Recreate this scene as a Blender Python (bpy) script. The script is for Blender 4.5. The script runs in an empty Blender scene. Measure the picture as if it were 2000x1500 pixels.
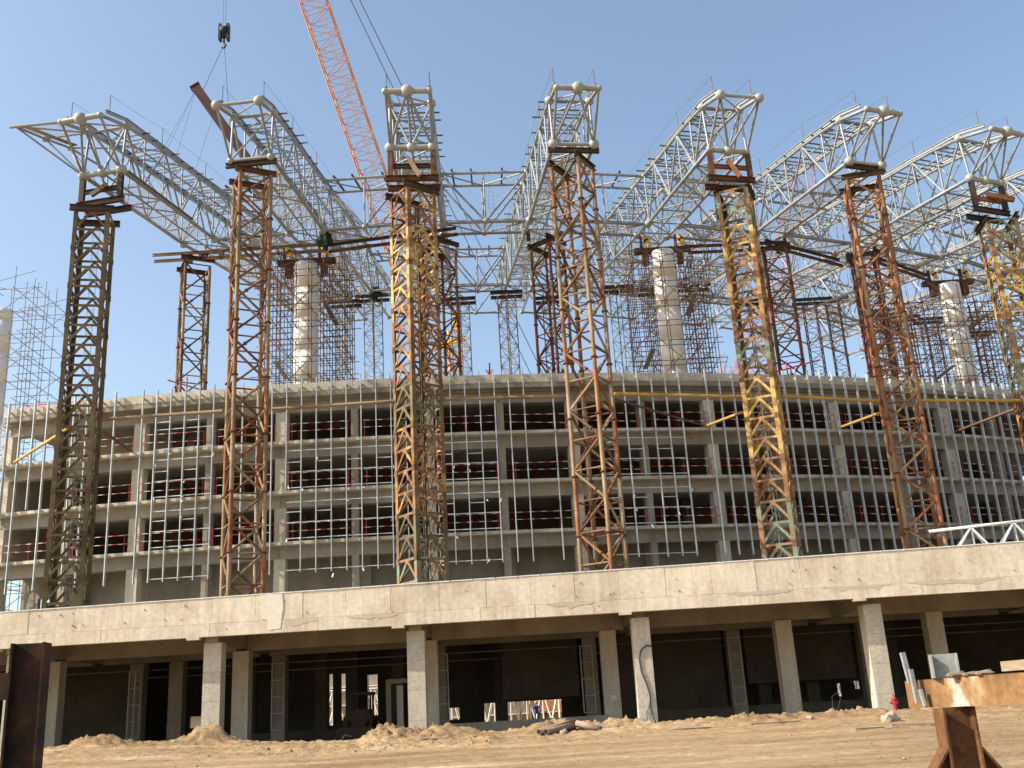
import bpy, bmesh, math, random
from math import radians, sin, cos, pi
from mathutils import Vector, Matrix, noise
random.seed(7)
scene = bpy.context.scene
C = scene.collection

# ------------------------------------------------------------------ camera, sky, sun, exposure
cam = bpy.data.cameras.new('camera')
cam.sensor_width = 36.0
cam.lens = 36.0 * 2020.0 / 2000.0
cam.clip_end = 6000
camo = bpy.data.objects.new('camera', cam)
C.objects.link(camo)
camo.location = (0, 0, 1.6)
PITCH, ROLL = radians(17.7), radians(3.27)
camo.rotation_mode = 'QUATERNION'
camo.rotation_quaternion = (Matrix.Rotation(pi / 2 + PITCH, 3, 'X') @ Matrix.Rotation(-ROLL, 3, 'Z')).to_quaternion()
scene.camera = camo

SUN_EL, SUN_FROM = radians(37), radians(14)      # sun stands to the left, 14 degrees to the viewer's side
sdir = Vector((-cos(SUN_FROM) * cos(SUN_EL), -sin(SUN_FROM) * cos(SUN_EL), sin(SUN_EL)))
world = bpy.data.worlds.new('World')
scene.world = world
world.use_nodes = True
wn = world.node_tree
sky = wn.nodes.new('ShaderNodeTexSky')
sky.sky_type = 'NISHITA'
sky.sun_disc = False
sky.sun_elevation = SUN_EL
sky.sun_rotation = math.atan2(sdir.x, sdir.y)
sky.altitude = 50
sky.air_density = 1.0
sky.dust_density = 2.6
sky.ozone_density = 1.0
bg = wn.nodes['Background']
bg.inputs['Strength'].default_value = 0.15
wb = wn.nodes.new('ShaderNodeMix')          # warm white balance of the picture
wb.data_type = 'RGBA'
wb.blend_type = 'MULTIPLY'
wb.inputs[0].default_value = 1
wb.inputs[7].default_value = (1.05, 1.04, .975, 1)
wn.links.new(sky.outputs[0], wb.inputs[6])
wn.links.new(wb.outputs[2], bg.inputs['Color'])
sl = bpy.data.lights.new('sun', 'SUN')
sl.energy = 4.6
sl.angle = radians(0.53)
sl.color = (1.0, 0.91, 0.785)
so = bpy.data.objects.new('sun', sl)
so.rotation_mode = 'QUATERNION'
so.rotation_quaternion = sdir.to_track_quat('Z', 'Y')
so.location = (-40, -20, 60)
C.objects.link(so)
scene.view_settings.view_transform = 'Standard'
scene.view_settings.look = 'None'
scene.view_settings.gamma = 1.0
scene.view_settings.use_curve_mapping = False
scene.view_settings.exposure = 0.79
scene.render.film_transparent = False

# ------------------------------------------------------------------ materials
def material(name, stops, scale=1.0, rough=0.8, metal=0.0, detail=6.0, bump=0.0, bump_scale=None,
             stretch=(1, 1, 1), vary=0.0, fine=None, spec=0.3, streak=0.0):
    """noise driven colour ramp in world space; vary = tone shift from piece to piece"""
    m = bpy.data.materials.new(name)
    m.use_nodes = True
    n = m.node_tree.nodes
    l = m.node_tree.links
    b = n['Principled BSDF']
    b.inputs['Roughness'].default_value = rough
    b.inputs['Metallic'].default_value = metal
    b.inputs['Specular IOR Level'].default_value = spec
    geo = n.new('ShaderNodeNewGeometry')
    mp = n.new('ShaderNodeMapping')
    mp.inputs['Scale'].default_value = stretch
    l.new(geo.outputs['Position'], mp.inputs['Vector'])
    t = n.new('ShaderNodeTexNoise')
    t.inputs['Scale'].default_value = scale
    t.inputs['Detail'].default_value = detail
    t.inputs['Roughness'].default_value = 0.62
    l.new(mp.outputs[0], t.inputs['Vector'])
    r = n.new('ShaderNodeValToRGB')
    el = r.color_ramp.elements
    while len(el) < len(stops):
        el.new(0.5)
    for e, (p, c) in zip(el, stops):
        e.position = p
        e.color = (c[0], c[1], c[2], 1)
    l.new(t.outputs[0], r.inputs[0])
    col = r.outputs[0]
    if fine:
        t2 = n.new('ShaderNodeTexNoise')
        t2.inputs['Scale'].default_value = fine[0]
        t2.inputs['Detail'].default_value = 4
        l.new(geo.outputs['Position'], t2.inputs['Vector'])
        mr = n.new('ShaderNodeMapRange')
        mr.inputs['From Min'].default_value = 0.3
        mr.inputs['From Max'].default_value = 0.7
        mr.inputs['To Min'].default_value = 1 - fine[1]
        mr.inputs['To Max'].default_value = 1 + fine[1]
        l.new(t2.outputs[0], mr.inputs[0])
        mx = n.new('ShaderNodeMix')
        mx.data_type = 'RGBA'
        mx.blend_type = 'MULTIPLY'
        mx.inputs[0].default_value = 1
        l.new(col, mx.inputs[6])
        l.new(mr.outputs[0], mx.inputs[7])
        col = mx.outputs[2]
    if streak:      # run-off streaks down the face
        ms = n.new('ShaderNodeMapping')
        ms.inputs['Scale'].default_value = (3.2, 3.2, .22)
        l.new(geo.outputs['Position'], ms.inputs['Vector'])
        ts = n.new('ShaderNodeTexNoise')
        ts.inputs['Scale'].default_value = 1.6
        ts.inputs['Detail'].default_value = 7
        ts.inputs['Roughness'].default_value = .7
        l.new(ms.outputs[0], ts.inputs['Vector'])
        mr = n.new('ShaderNodeMapRange')
        mr.inputs['From Min'].default_value = 0.34
        mr.inputs['From Max'].default_value = 0.6
        mr.inputs['To Min'].default_value = 1 - streak
        mr.inputs['To Max'].default_value = 1.04
        l.new(ts.outputs[0], mr.inputs[0])
        mx = n.new('ShaderNodeMix')
        mx.data_type = 'RGBA'
        mx.blend_type = 'MULTIPLY'
        mx.inputs[0].default_value = 1
        l.new(col, mx.inputs[6])
        l.new(mr.outputs[0], mx.inputs[7])
        col = mx.outputs[2]
    if vary:
        oi = n.new('ShaderNodeObjectInfo')
        mr = n.new('ShaderNodeMapRange')
        mr.inputs['To Min'].default_value = 1 - vary
        mr.inputs['To Max'].default_value = 1 + vary
        l.new(oi.outputs['Random'], mr.inputs[0])
        mx = n.new('ShaderNodeMix')
        mx.data_type = 'RGBA'
        mx.blend_type = 'MULTIPLY'
        mx.inputs[0].default_value = 1
        l.new(col, mx.inputs[6])
        l.new(mr.outputs[0], mx.inputs[7])
        col = mx.outputs[2]
    l.new(col, b.inputs['Base Color'])
    if bump:
        t3 = n.new('ShaderNodeTexNoise')
        t3.inputs['Scale'].default_value = bump_scale or scale * 6
        t3.inputs['Detail'].default_value = 5
        l.new(geo.outputs['Position'], t3.inputs['Vector'])
        bp = n.new('ShaderNodeBump')
        bp.inputs['Strength'].default_value = bump
        bp.inputs['Distance'].default_value = 0.02
        l.new(t3.outputs[0], bp.inputs['Height'])
        l.new(bp.outputs[0], b.inputs['Normal'])
    return m

M = {}
def defm(key, *a, **k):
    M[key] = material(key, *a, **k)
defm('concrete', [(0.25, (.19, .165, .125)), (0.5, (.27, .24, .19)), (0.72, (.335, .305, .245))], .55, .92, bump=.25, bump_scale=14, vary=.08, fine=(7, .13), stretch=(1, 1, .55))
defm('lit_concrete', [(0.25, (.36, .32, .25)), (0.5, (.46, .42, .34)), (0.72, (.54, .495, .405))], .6, .92, bump=.25, bump_scale=14, vary=.07, fine=(7, .13), stretch=(1, 1, .55), streak=.12)  # same raw concrete, lightened to carry the light on columns, parapet and edges
defm('fascia', [(0.24, (.42, .335, .235)), (0.38, (.52, .44, .33)), (0.52, (.60, .53, .41)), (.66, (.645, .58, .46)), (.8, (.69, .63, .515))], .6, .92, bump=.35, bump_scale=11, vary=.06, fine=(5, .10), stretch=(1, 1, .8), streak=.13)
defm('plaster', [(0.3, (.60, .55, .45)), (0.7, (.68, .63, .53))], 1.2, .9, fine=(9, .07))
defm('wet', [(0.3, (.42, .36, .275)), (0.7, (.49, .43, .335))], 1.2, .85, fine=(9, .08))
defm('dark_shaded_concrete', [(0.3, (.08, .07, .053)), (0.7, (.135, .118, .09))], .5, .95, fine=(5, .15))  # raw concrete darkened to carry the interior shade; also dark joints and holes
defm('brick', [(0.3, (.32, .27, .21)), (0.7, (.42, .37, .30))], 2, .95, fine=(12, .2))
defm('white_steel', [(0.22, (.15, .16, .16)), (0.42, (.205, .225, .232)), (0.6, (.25, .272, .278)), (0.8, (.31, .322, .322))], 1.3, .42, spec=.5, vary=.10, fine=(5, .08))
defm('node_steel', [(0.25, (.22, .235, .21)), (0.5, (.285, .308, .288)), (0.85, (.345, .358, .335))], 1.6, .40, spec=.5, vary=.05, fine=(7, .06))
defm('rail_steel', [(0.3, (.24, .26, .26)), (0.7, (.33, .345, .34))], .8, .4, spec=.5)
defm('galv', [(0.3, (.40, .43, .43)), (0.7, (.58, .60, .595))], 2.0, .35, metal=.35, spec=.5, vary=.10)
defm('purlin', [(0.3, (.06, .06, .062)), (0.7, (.11, .11, .112))], 2, .6, vary=.3)
defm('stud', [(0.3, (.36, .37, .355)), (0.7, (.48, .48, .46))], 2, .5, vary=.1)
defm('dark_steel', [(0.3, (.035, .025, .02)), (0.6, (.075, .05, .038)), (0.85, (.16, .075, .035))], 1.4, .7, vary=.15)
defm('rust_dark', [(0.3, (.06, .03, .02)), (0.6, (.13, .055, .03)), (0.85, (.24, .10, .045))], 1.6, .85, vary=.15)
defm('rust_orange', [(0.25, (.11, .046, .022)), (0.5, (.22, .095, .042)), (0.75, (.31, .18, .095))], 1.1, .85, vary=.18, fine=(9, .2))
defm('rust_beige', [(0.25, (.14, .07, .035)), (0.45, (.225, .15, .082)), (0.7, (.32, .255, .165))], .55, .8, vary=.15, fine=(9, .15))
defm('rust_red', [(0.3, (.10, .022, .018)), (0.6, (.20, .045, .032)), (0.8, (.26, .11, .06))], .8, .75, vary=.12)
defm('rust_brown', [(0.3, (.07, .04, .024)), (0.6, (.15, .085, .045)), (0.85, (.24, .15, .085))], .9, .85, vary=.18, fine=(9, .2))
defm('mast_olive', [(0.3, (.06, .042, .024)), (0.5, (.115, .085, .042)), (0.72, (.18, .145, .07)), (.88, (.34, .24, .06))], .9, .75, vary=.2, fine=(8, .2))
defm('mast_yellow', [(0.30, (.13, .06, .025)), (0.45, (.27, .145, .05)), (0.52, (.40, .265, .085)), (0.75, (.48, .345, .135))], 1.6, .6, vary=.12, fine=(9, .15))
defm('mast_rust', [(0.25, (.075, .04, .024)), (0.46, (.17, .088, .042)), (0.58, (.28, .155, .065)), (.66, (.42, .285, .10)), (.8, (.36, .28, .15))], 1.2, .85, vary=.2, fine=(9, .2))
defm('mast_green', [(0.3, (.26, .13, .055)), (0.45, (.21, .12, .055)), (0.53, (.15, .18, .125)), (0.8, (.19, .265, .215))], 1.3, .7, vary=.15, fine=(9, .15))
defm('pipe_yellow', [(0.3, (.30, .18, .05)), (0.6, (.46, .29, .07)), (0.8, (.50, .36, .15))], .7, .6, vary=.15)
defm('crane_orange', [(0.3, (.52, .23, .11)), (0.7, (.62, .31, .16))], .5, .6)
defm('crane_red', [(0.3, (.38, .12, .13)), (0.7, (.46, .17, .18))], .5, .6)
defm('crane_yellow', [(0.3, (.72, .40, .03)), (0.7, (.80, .48, .06))], .5, .5)
defm('beam_red', [(0.3, (.028, .008, .008)), (0.7, (.055, .015, .012))], .8, .7, fine=(4, .2))  # maroon, darkened so its colour holds the shade on the lifted beam
defm('red_paint', [(0.3, (.36, .02, .028)), (0.7, (.46, .03, .042))], 2, .5)
defm('hydrant_red', [(0.3, (.26, .025, .022)), (0.7, (.38, .05, .045))], 5, .45)
defm('column_white', [(0.3, (.73, .705, .655)), (0.7, (.79, .77, .725))], .6, .7, vary=.0, fine=(2, .07))
defm('scaffold', [(0.3, (.09, .045, .028)), (0.6, (.17, .095, .06)), (0.85, (.27, .20, .15))], .7, .8)
defm('scaffold_grey', [(0.3, (.16, .15, .14)), (0.7, (.32, .31, .29))], .7, .6)
defm('scaffold_white', [(0.3, (.62, .61, .57)), (0.7, (.76, .75, .70))], .7, .5)
defm('cable', [(0.3, (.04, .04, .045)), (0.7, (.07, .07, .075))], 2, .7)
defm('black', [(0.3, (.012, .012, .013)), (0.7, (.03, .03, .03))], 2, .6)
defm('jack_yellow', [(0.3, (.60, .36, .02)), (0.7, (.72, .46, .04))], 3, .45)
defm('tarp', [(0.3, (.008, .022, .016)), (0.7, (.02, .05, .034))], 2, .9)
defm('pale_pipe', [(0.3, (.20, .145, .10)), (0.7, (.29, .22, .155))], 2, .8, fine=(6, .2))
defm('wood', [(0.3, (.15, .115, .08)), (0.7, (.24, .19, .135))], 5, .9, stretch=(1, 1, 4), vary=.2)
defm('rock', [(0.3, (.27, .205, .14)), (0.7, (.42, .345, .26))], 4, .95, vary=.15)
defm('beam_rust', [(0.3, (.10, .05, .02)), (0.48, (.185, .10, .04)), (0.56, (.24, .15, .072)), (.62, (.36, .34, .29))], 1.3, .75, fine=(14, .22), stretch=(1, 1, .6), bump=.15, bump_scale=40)
defm('leg_rust', [(0.3, (.05, .022, .012)), (0.6, (.13, .058, .022)), (0.85, (.22, .11, .042))], 2.6, .8, fine=(16, .25), bump=.15, bump_scale=40)  # rust, darkened further to carry the shade on the trestle leg
defm('post_steel', [(0.3, (.014, .009, .007)), (0.5, (.034, .019, .012)), (0.75, (.085, .038, .018))], 3.2, .8, spec=.15, fine=(20, .2))
defm('offcut', [(0.3, (.19, .20, .195)), (0.7, (.28, .29, .275))], 4, .5, fine=(20, .15))
defm('rubber', [(0.3, (.012, .012, .012)), (0.7, (.025, .024, .022))], 4, .9)
defm('loader_body', [(0.3, (.05, .035, .02)), (0.7, (.09, .06, .03))], 3, .7)
defm('coverall', [(0.3, (.05, .03, .07)), (0.7, (.08, .05, .11))], 6, .9)
defm('coverall_blue', [(0.3, (.05, .09, .25)), (0.7, (.09, .14, .34))], 6, .9)
defm('skin', [(0.3, (.35, .19, .12)), (0.7, (.42, .24, .16))], 6, .6)
defm('helmet_red', [(0.3, (.5, .03, .03)), (0.7, (.55, .05, .05))], 6, .35)
defm('helmet_yellow', [(0.3, (.75, .42, .03)), (0.7, (.8, .5, .05))], 6, .35)
defm('film', [(0.3, (.58, .60, .60)), (0.7, (.70, .70, .68))], 9, .5)
defm('paper', [(0.3, (.45, .52, .60)), (0.7, (.62, .66, .70))], 9, .7)

def dirt_material():
    m = bpy.data.materials.new('dirt')
    m.use_nodes = True
    n = m.node_tree.nodes; l = m.node_tree.links
    b = n['Principled BSDF']
    b.inputs['Roughness'].default_value = 1.0
    b.inputs['Specular IOR Level'].default_value = .1
    geo = n.new('ShaderNodeNewGeometry')
    def nz(scale, stretch=(1, 1, 1), det=8, rough=.65):
        mp = n.new('ShaderNodeMapping'); mp.inputs['Scale'].default_value = stretch
        l.new(geo.outputs['Position'], mp.inputs['Vector'])
        t = n.new('ShaderNodeTexNoise'); t.inputs['Scale'].default_value = scale
        t.inputs['Detail'].default_value = det; t.inputs['Roughness'].default_value = rough
        l.new(mp.outputs[0], t.inputs['Vector'])
        return t.outputs[0]
    r = n.new('ShaderNodeValToRGB')
    for e, (p, c) in zip([r.color_ramp.elements[0], r.color_ramp.elements[1], r.color_ramp.elements.new(.5), r.color_ramp.elements.new(.62)],
                         ((.28, (.25, .16, .085)), (.80, (.52, .38, .225)), (.46, (.35, .24, .134)), (.6, (.44, .315, .182)))):
        e.position = p; e.color = (*c, 1)
    l.new(nz(.35, (.35, 1.5, 1)), r.inputs[0])
    r2 = n.new('ShaderNodeMapRange')
    r2.inputs['From Min'].default_value = .3; r2.inputs['From Max'].default_value = .72
    r2.inputs['To Min'].default_value = .60; r2.inputs['To Max'].default_value = 1.2
    l.new(nz(4.5, (.6, 1.4, 1), 10, .75), r2.inputs[0])
    mx = n.new('ShaderNodeMix'); mx.data_type = 'RGBA'; mx.blend_type = 'MULTIPLY'; mx.inputs[0].default_value = 1
    l.new(r.outputs[0], mx.inputs[6]); l.new(r2.outputs[0], mx.inputs[7])
    l.new(mx.outputs[2], b.inputs['Base Color'])
    bp = n.new('ShaderNodeBump'); bp.inputs['Strength'].default_value = .9; bp.inputs['Distance'].default_value = .13
    l.new(nz(6, (.8, 1.3, 1), 10, .75), bp.inputs['Height'])
    l.new(bp.outputs[0], b.inputs['Normal'])
    return m
M['dirt'] = dirt_material()
defm('clod', [(.3, (.17, .112, .063)), (.7, (.36, .255, .15))], 3, 1.0, fine=(20, .2))

def stripe_material():
    """red and white painted guard rail: bands along the rail"""
    m = bpy.data.materials.new('rail_stripes')
    m.use_nodes = True
    n = m.node_tree.nodes; l = m.node_tree.links
    b = n['Principled BSDF']; b.inputs['Roughness'].default_value = .5
    tc = n.new('ShaderNodeTexCoord')
    sp = n.new('ShaderNodeSeparateXYZ'); l.new(tc.outputs['Object'], sp.inputs[0])
    mu = n.new('ShaderNodeMath'); mu.operation = 'MULTIPLY'; mu.inputs[1].default_value = 5.4
    l.new(sp.outputs['Z'], mu.inputs[0])
    fr = n.new('ShaderNodeMath'); fr.operation = 'FRACT'; l.new(mu.outputs[0], fr.inputs[0])
    gt = n.new('ShaderNodeMath'); gt.operation = 'GREATER_THAN'; gt.inputs[1].default_value = .55
    l.new(fr.outputs[0], gt.inputs[0])
    mx = n.new('ShaderNodeMix'); mx.data_type = 'RGBA'
    mx.inputs[6].default_value = (.40, .02, .03, 1); mx.inputs[7].default_value = (.62, .60, .56, 1)
    l.new(gt.outputs[0], mx.inputs[0]); l.new(mx.outputs[2], b.inputs['Base Color'])
    return m
M['rail_stripes'] = stripe_material()

def net_material():
    m = bpy.data.materials.new('net')
    m.use_nodes = True
    n = m.node_tree.nodes; l = m.node_tree.links
    b = n['Principled BSDF']; b.inputs['Base Color'].default_value = (.62, .63, .62, 1); b.inputs['Roughness'].default_value = .9
    tr = n.new('ShaderNodeBsdfTransparent')
    geo = n.new('ShaderNodeNewGeometry')
    t = n.new('ShaderNodeTexNoise'); t.inputs['Scale'].default_value = 1.5; t.inputs['Detail'].default_value = 4
    l.new(geo.outputs['Position'], t.inputs['Vector'])
    mr = n.new('ShaderNodeMapRange'); mr.inputs['From Min'].default_value = .3; mr.inputs['From Max'].default_value = .7
    mr.inputs['To Min'].default_value = .10; mr.inputs['To Max'].default_value = .42
    l.new(t.outputs[0], mr.inputs[0])
    mx = n.new('ShaderNodeMixShader')
    l.new(mr.outputs[0], mx.inputs[0]); l.new(tr.outputs[0], mx.inputs[1]); l.new(b.outputs[0], mx.inputs[2])
    l.new(mx.outputs[0], n['Material Output'].inputs['Surface'])
    return m
M['net'] = net_material()

# ------------------------------------------------------------------ geometry helpers
def V(*a):
    return Vector(a[0]) if len(a) == 1 else Vector(a)

class MB:
    """collects shapes; build() makes ONE mesh object"""
    def __init__(s):
        s.v = []; s.f = []
    def add(s, verts, faces):
        o = len(s.v); s.v += [tuple(p) for p in verts]; s.f += [tuple(i + o for i in q) for q in faces]
        return s
    def box(s, x0, x1, y0, y1, z0, z1):
        return s.add([(x0, y0, z0), (x1, y0, z0), (x1, y1, z0), (x0, y1, z0), (x0, y0, z1), (x1, y0, z1), (x1, y1, z1), (x0, y1, z1)], BOXF)
    def tube(s, a, b, r, n=6, r2=None):
        a, b = Vector(a), Vector(b); r2 = r if r2 is None else r2
        d = (b - a)
        if d.length < 1e-6: return s
        q = d.to_track_quat('Z', 'Y')
        vs = []
        for p, rr in ((a, r), (b, r2)):
            for k in range(n):
                t = 2 * pi * k / n
                vs.append(p + q @ Vector((rr * cos(t), rr * sin(t), 0)))
        fs = [(k, (k + 1) % n, n + (k + 1) % n, n + k) for k in range(n)]
        fs += [tuple(range(n - 1, -1, -1)), tuple(range(n, 2 * n))]
        return s.add(vs, fs)
    def bar(s, a, b, w, h, up=(0, 0, 1)):
        m = frame(a, b, up); L = (Vector(b) - Vector(a)).length
        vs = [m @ Vector((x * w / 2, y * h / 2, z * L)) for z in (0, 1) for x, y in ((-1, -1), (1, -1), (1, 1), (-1, 1))]
        return s.add(vs, BOXF)
    def path(s, pts, r, n=6):
        pts = [Vector(p) for p in pts]; o = len(s.v); vs = []; fs = []
        ref = None
        for i, p in enumerate(pts):
            d = (pts[min(i + 1, len(pts) - 1)] - pts[max(i - 1, 0)]).normalized()
            if ref is None:
                ref = d.orthogonal().normalized()
            ref = (ref - d * ref.dot(d)).normalized()
            bi = d.cross(ref)
            for k in range(n):
                t = 2 * pi * k / n
                vs.append(p + ref * (r * cos(t)) + bi * (r * sin(t)))
        for i in range(len(pts) - 1):
            for k in range(n):
                fs.append((i * n + k, i * n + (k + 1) % n, (i + 1) * n + (k + 1) % n, (i + 1) * n + k))
        fs += [tuple(range(n - 1, -1, -1)), tuple(range((len(pts) - 1) * n, len(pts) * n))]
        return s.add(vs, fs)
    def build(s, name, mat, parent=None, smooth=False, kind=None):
        off = base(parent)
        me = bpy.data.meshes.new(name)
        me.from_pydata([(x - off.x, y - off.y, z - off.z) for x, y, z in s.v], [], s.f)
        me.materials.append(M[mat])
        if smooth:
            me.shade_smooth()
        o = bpy.data.objects.new(name, me)
        C.objects.link(o)
        if parent is not None: o.parent = parent
        if kind: o['kind'] = kind
        return o
BOXF = [(0, 3, 2, 1), (4, 5, 6, 7), (0, 1, 5, 4), (1, 2, 6, 5), (2, 3, 7, 6), (3, 0, 4, 7)]
ORIGIN = {}
def base(parent):
    return ORIGIN.get(parent.name, Vector((0, 0, 0))) if parent is not None else Vector((0, 0, 0))

def frame(a, b, up=(0, 0, 1)):
    """matrix whose Z runs a->b, Y as near to up as it can"""
    a, b = Vector(a), Vector(b); z = (b - a).normalized(); u = Vector(up)
    if abs(z.dot(u)) > .98: u = Vector((0, 1, 0)) if abs(z.y) < .9 else Vector((1, 0, 0))
    x = u.cross(z).normalized(); y = z.cross(x)
    m = Matrix((x, y, z)).transposed().to_4x4(); m.translation = a
    return m

UNIT = {}
def unit(shape, mat):
    k = (shape, mat)
    if k in UNIT: return UNIT[k]
    mb = MB()
    smooth = False
    if shape == 'tube':
        mb.tube((0, 0, 0), (0, 0, 1), 1, 9)
    elif shape == 'box':
        mb.box(-.5, .5, -.5, .5, 0, 1)
    elif shape == 'H':      # flanges at +-Y
        t, w = .07, .05
        for q in ((-.5, .5, -.5, -.5 + t), (-.5, .5, .5 - t, .5), (-w, w, -.5 + t, .5 - t)):
            mb.box(q[0], q[1], q[2], q[3], 0, 1)
    elif shape == 'L':
        t = .16
        mb.box(0, 1, 0, t, 0, 1); mb.box(0, t, t, 1, 0, 1)
    me = bpy.data.meshes.new(shape + '_' + mat)
    if shape == 'ball':
        bm = bmesh.new(); bmesh.ops.create_icosphere(bm, subdivisions=3, radius=1); bm.to_mesh(me); bm.free(); me.shade_smooth()
    elif shape == 'rock':
        bm = bmesh.new(); bmesh.ops.create_icosphere(bm, subdivisions=2, radius=1)
        for v in bm.verts: v.co *= 1 + .5 * noise.noise(v.co * 1.7)
        bm.to_mesh(me); bm.free()
    else:
        me.from_pydata(mb.v, [], mb.f)
        if shape == 'tube':
            for p in me.polygons: p.use_smooth = len(p.vertices) == 4
    me.materials.append(M[mat])
    UNIT[k] = me
    return me

def place(name, me, mtx, parent):
    o = bpy.data.objects.new(name, me)
    C.objects.link(o)
    if parent is not None:
        o.parent = parent
        mtx = mtx.copy(); mtx.translation = mtx.translation - base(parent)
    o.matrix_basis = mtx
    return o

def tube(name, a, b, r, mat, parent):
    a, b = Vector(a), Vector(b)
    return place(name, unit('tube', mat), frame(a, b) @ Matrix.Diagonal((r, r, (b - a).length, 1)), parent)
def bar(name, a, b, w, h, mat, parent, up=(0, 0, 1), shape='box'):
    a, b = Vector(a), Vector(b)
    return place(name, unit(shape, mat), frame(a, b, up) @ Matrix.Diagonal((w, h, (b - a).length, 1)), parent)
def ball(name, p, r, mat, parent):
    return place(name, unit('ball', mat), Matrix.Translation(Vector(p)) @ Matrix.Diagonal((r, r, r, 1)), parent)
def boxo(name, x0, x1, y0, y1, z0, z1, mat, parent, rot=None):
    c = Vector(((x0 + x1) / 2, (y0 + y1) / 2, z0))
    m = Matrix.Translation(c)
    if rot: m = m @ Matrix.Rotation(rot, 4, 'Z')
    return place(name, unit('box', mat), m @ Matrix.Diagonal((x1 - x0, y1 - y0, z1 - z0, 1)), parent)

def thing(name, label, cat, loc, group=None):
    o = bpy.data.objects.new(name, None)
    o.empty_display_size = .3
    C.objects.link(o)
    o.location = loc
    ORIGIN[o.name] = Vector(loc)
    o['label'] = label; o['category'] = cat
    if group: o['group'] = group
    return o
def tag(o, label, cat, group=None):
    o['label'] = label; o['category'] = cat
    if group: o['group'] = group
    return o
def structure(o):
    o['kind'] = 'structure'
    return o
def lerp(a, b, t): return a + (b - a) * t
def interp(x, xs, ys):
    if x <= xs[0]: return ys[0] + (x - xs[0]) * (ys[1] - ys[0]) / (xs[1] - xs[0])
    for i in range(len(xs) - 1):
        if x <= xs[i + 1] or i == len(xs) - 2:
            return ys[i] + (x - xs[i]) * (ys[i + 1] - ys[i]) / (xs[i + 1] - xs[i])

# ------------------------------------------------------------------ ground
PILES = [(-19.6, 49.3, 1.3, .9, .5), (-14.9, 50.2, 1.0, .8, .7), (-6.6, 49.0, .9, 1.0, .65), (-4.2, 49.4, 1.6, 1.0, .5), (1.0, 49.3, 1.5, .9, .42),
         (3.9, 49.6, 1.2, .7, .40), (-9, 44, 3, .5, .16), (-4, 41, 5, .5, .2), (-1, 41.5, 3, .4, .14), (9, 47.5, 3.5, .8, .28), (14.5, 47.8, 2.0, .7, .25), (18, 46.5, 2.5, .7, .25), (6.5, 46.2, 3, .5, .16)]
def ground_h(x, y):
    if y > 51.2 or abs(x) > 60 or y < 1:
        e = .75 if y > 51.2 else 0.0
        if y < 1 or abs(x) > 60 and y < 51.2: e = interp(min(max(y, 0), 52), [0, 20, 35, 50, 60], [0, .12, .42, .72, .75])
        return e
    h = interp(y, [0, 20, 28, 38, 46, 50, 51.3], [0, .12, .30, .52, .68, .82, .74])
    lft = min(max((-8 - x) / 9, 0), 1) * min(max((y - 27) / 20, 0), 1)
    h += lft * .42
    near = min(max((y - 16) / 8, 0), 1) * (1 if y < 50.8 else max(0, (51.2 - y) / .4))
    n1 = noise.fractal(Vector((x * .22, y * .6, 3)), 1.0, 2.0, 4)
    n2 = noise.fractal(Vector((x * 1.7, y * 2.4, 9)), .62, 2.15, 7)
    rough = .22 + .78 * min(max((y - 36) / 6, 0), 1)
    n3 = noise.fractal(Vector((x * 3.6, y * 4.2, 2)), .55, 2.0, 4)
    bank = min(max((y - 44.5) / 3, 0), 1)
    h += near * (.055 * n1 + .075 * rough * n2 + (.022 + .055 * bank) * n3)
    if 26 < y < 46:      # wheel ruts running along the building
        h += .045 * (abs(sin(y * 1.05 + .02 * x + .35 * n1)) ** .5 - .7) * near
    for px, py, sx, sy, hh in PILES:
        d = ((x - px) / sx) ** 2 + ((y - py) / sy) ** 2
        if d < 7:
            h += hh * math.exp(-d * .9) * (.9 + .25 * n2 + .26 * n3 + .3 * noise.noise(Vector((x * .9, y * 1.1, 4))))
    return h
def frange(a, b, s):
    out = []; x = a
    while x < b - 1e-9: out.append(x); x += s
    return out
xs = [-3000, -900, -300, -120, -70] + frange(-45, -30, 1.5) + frange(-30, 30, .13) + frange(30, 48, 1.5) + [70, 120, 300, 900, 3000]
ys = [-2000, -400, -80, -20] + frange(-6, 18, 1.2) + frange(18, 38, .25) + frange(38, 51.6, .09) + [53, 56, 60, 70, 85, 100, 130, 200, 400, 1000, 4000]
gv = [(x, y, ground_h(x, y)) for y in ys for x in xs]
nx = len(xs)
gf = [(j * nx + i, j * nx + i + 1, (j + 1) * nx + i + 1, (j + 1) * nx + i) for j in range(len(ys) - 1) for i in range(nx - 1)]
gm = MB(); gm.v = gv; gm.f = gf
structure(gm.build('ground', 'dirt', None, smooth=True))
cl = MB()
for k in range(3400):
    y = random.choice((random.uniform(42, 50.6), random.gauss(41, .5), random.gauss(48.8, .9), random.gauss(49.2, .7), random.uniform(24, 50)))
    y = min(max(y, 22), 50.8)
    x = random.uniform(-.46 * y, .5 * y) if not 40 < y < 42 else random.gauss(-4, 3.2)
    if k % 9 == 0:
        pl = random.choice(PILES[:6]); x, y = random.gauss(pl[0], pl[2] * .8), min(random.gauss(pl[1] - .2, pl[3] * .6), 50.7)
    r = random.uniform(.010, .036) * (2.2 if random.random() < .05 else 1)
    z = ground_h(x, y)
    bmv = [Vector(q) * r * random.uniform(.7, 1.3) for q in ((1, 0, 0), (-1, 0, 0), (0, 1, 0), (0, -1, 0), (0, 0, .8), (0, 0, -.8))]
    cl.add([Vector((x, y, z + r * .3)) + q for q in bmv], [(0, 2, 4), (2, 1, 4), (1, 3, 4), (3, 0, 4), (2, 0, 5), (1, 2, 5), (3, 1, 5), (0, 3, 5)])
o = cl.build('dirt_clods', 'clod', None, kind='stuff'); o['label'] = 'loose clods of dry earth scattered over the tan ground'

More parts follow.
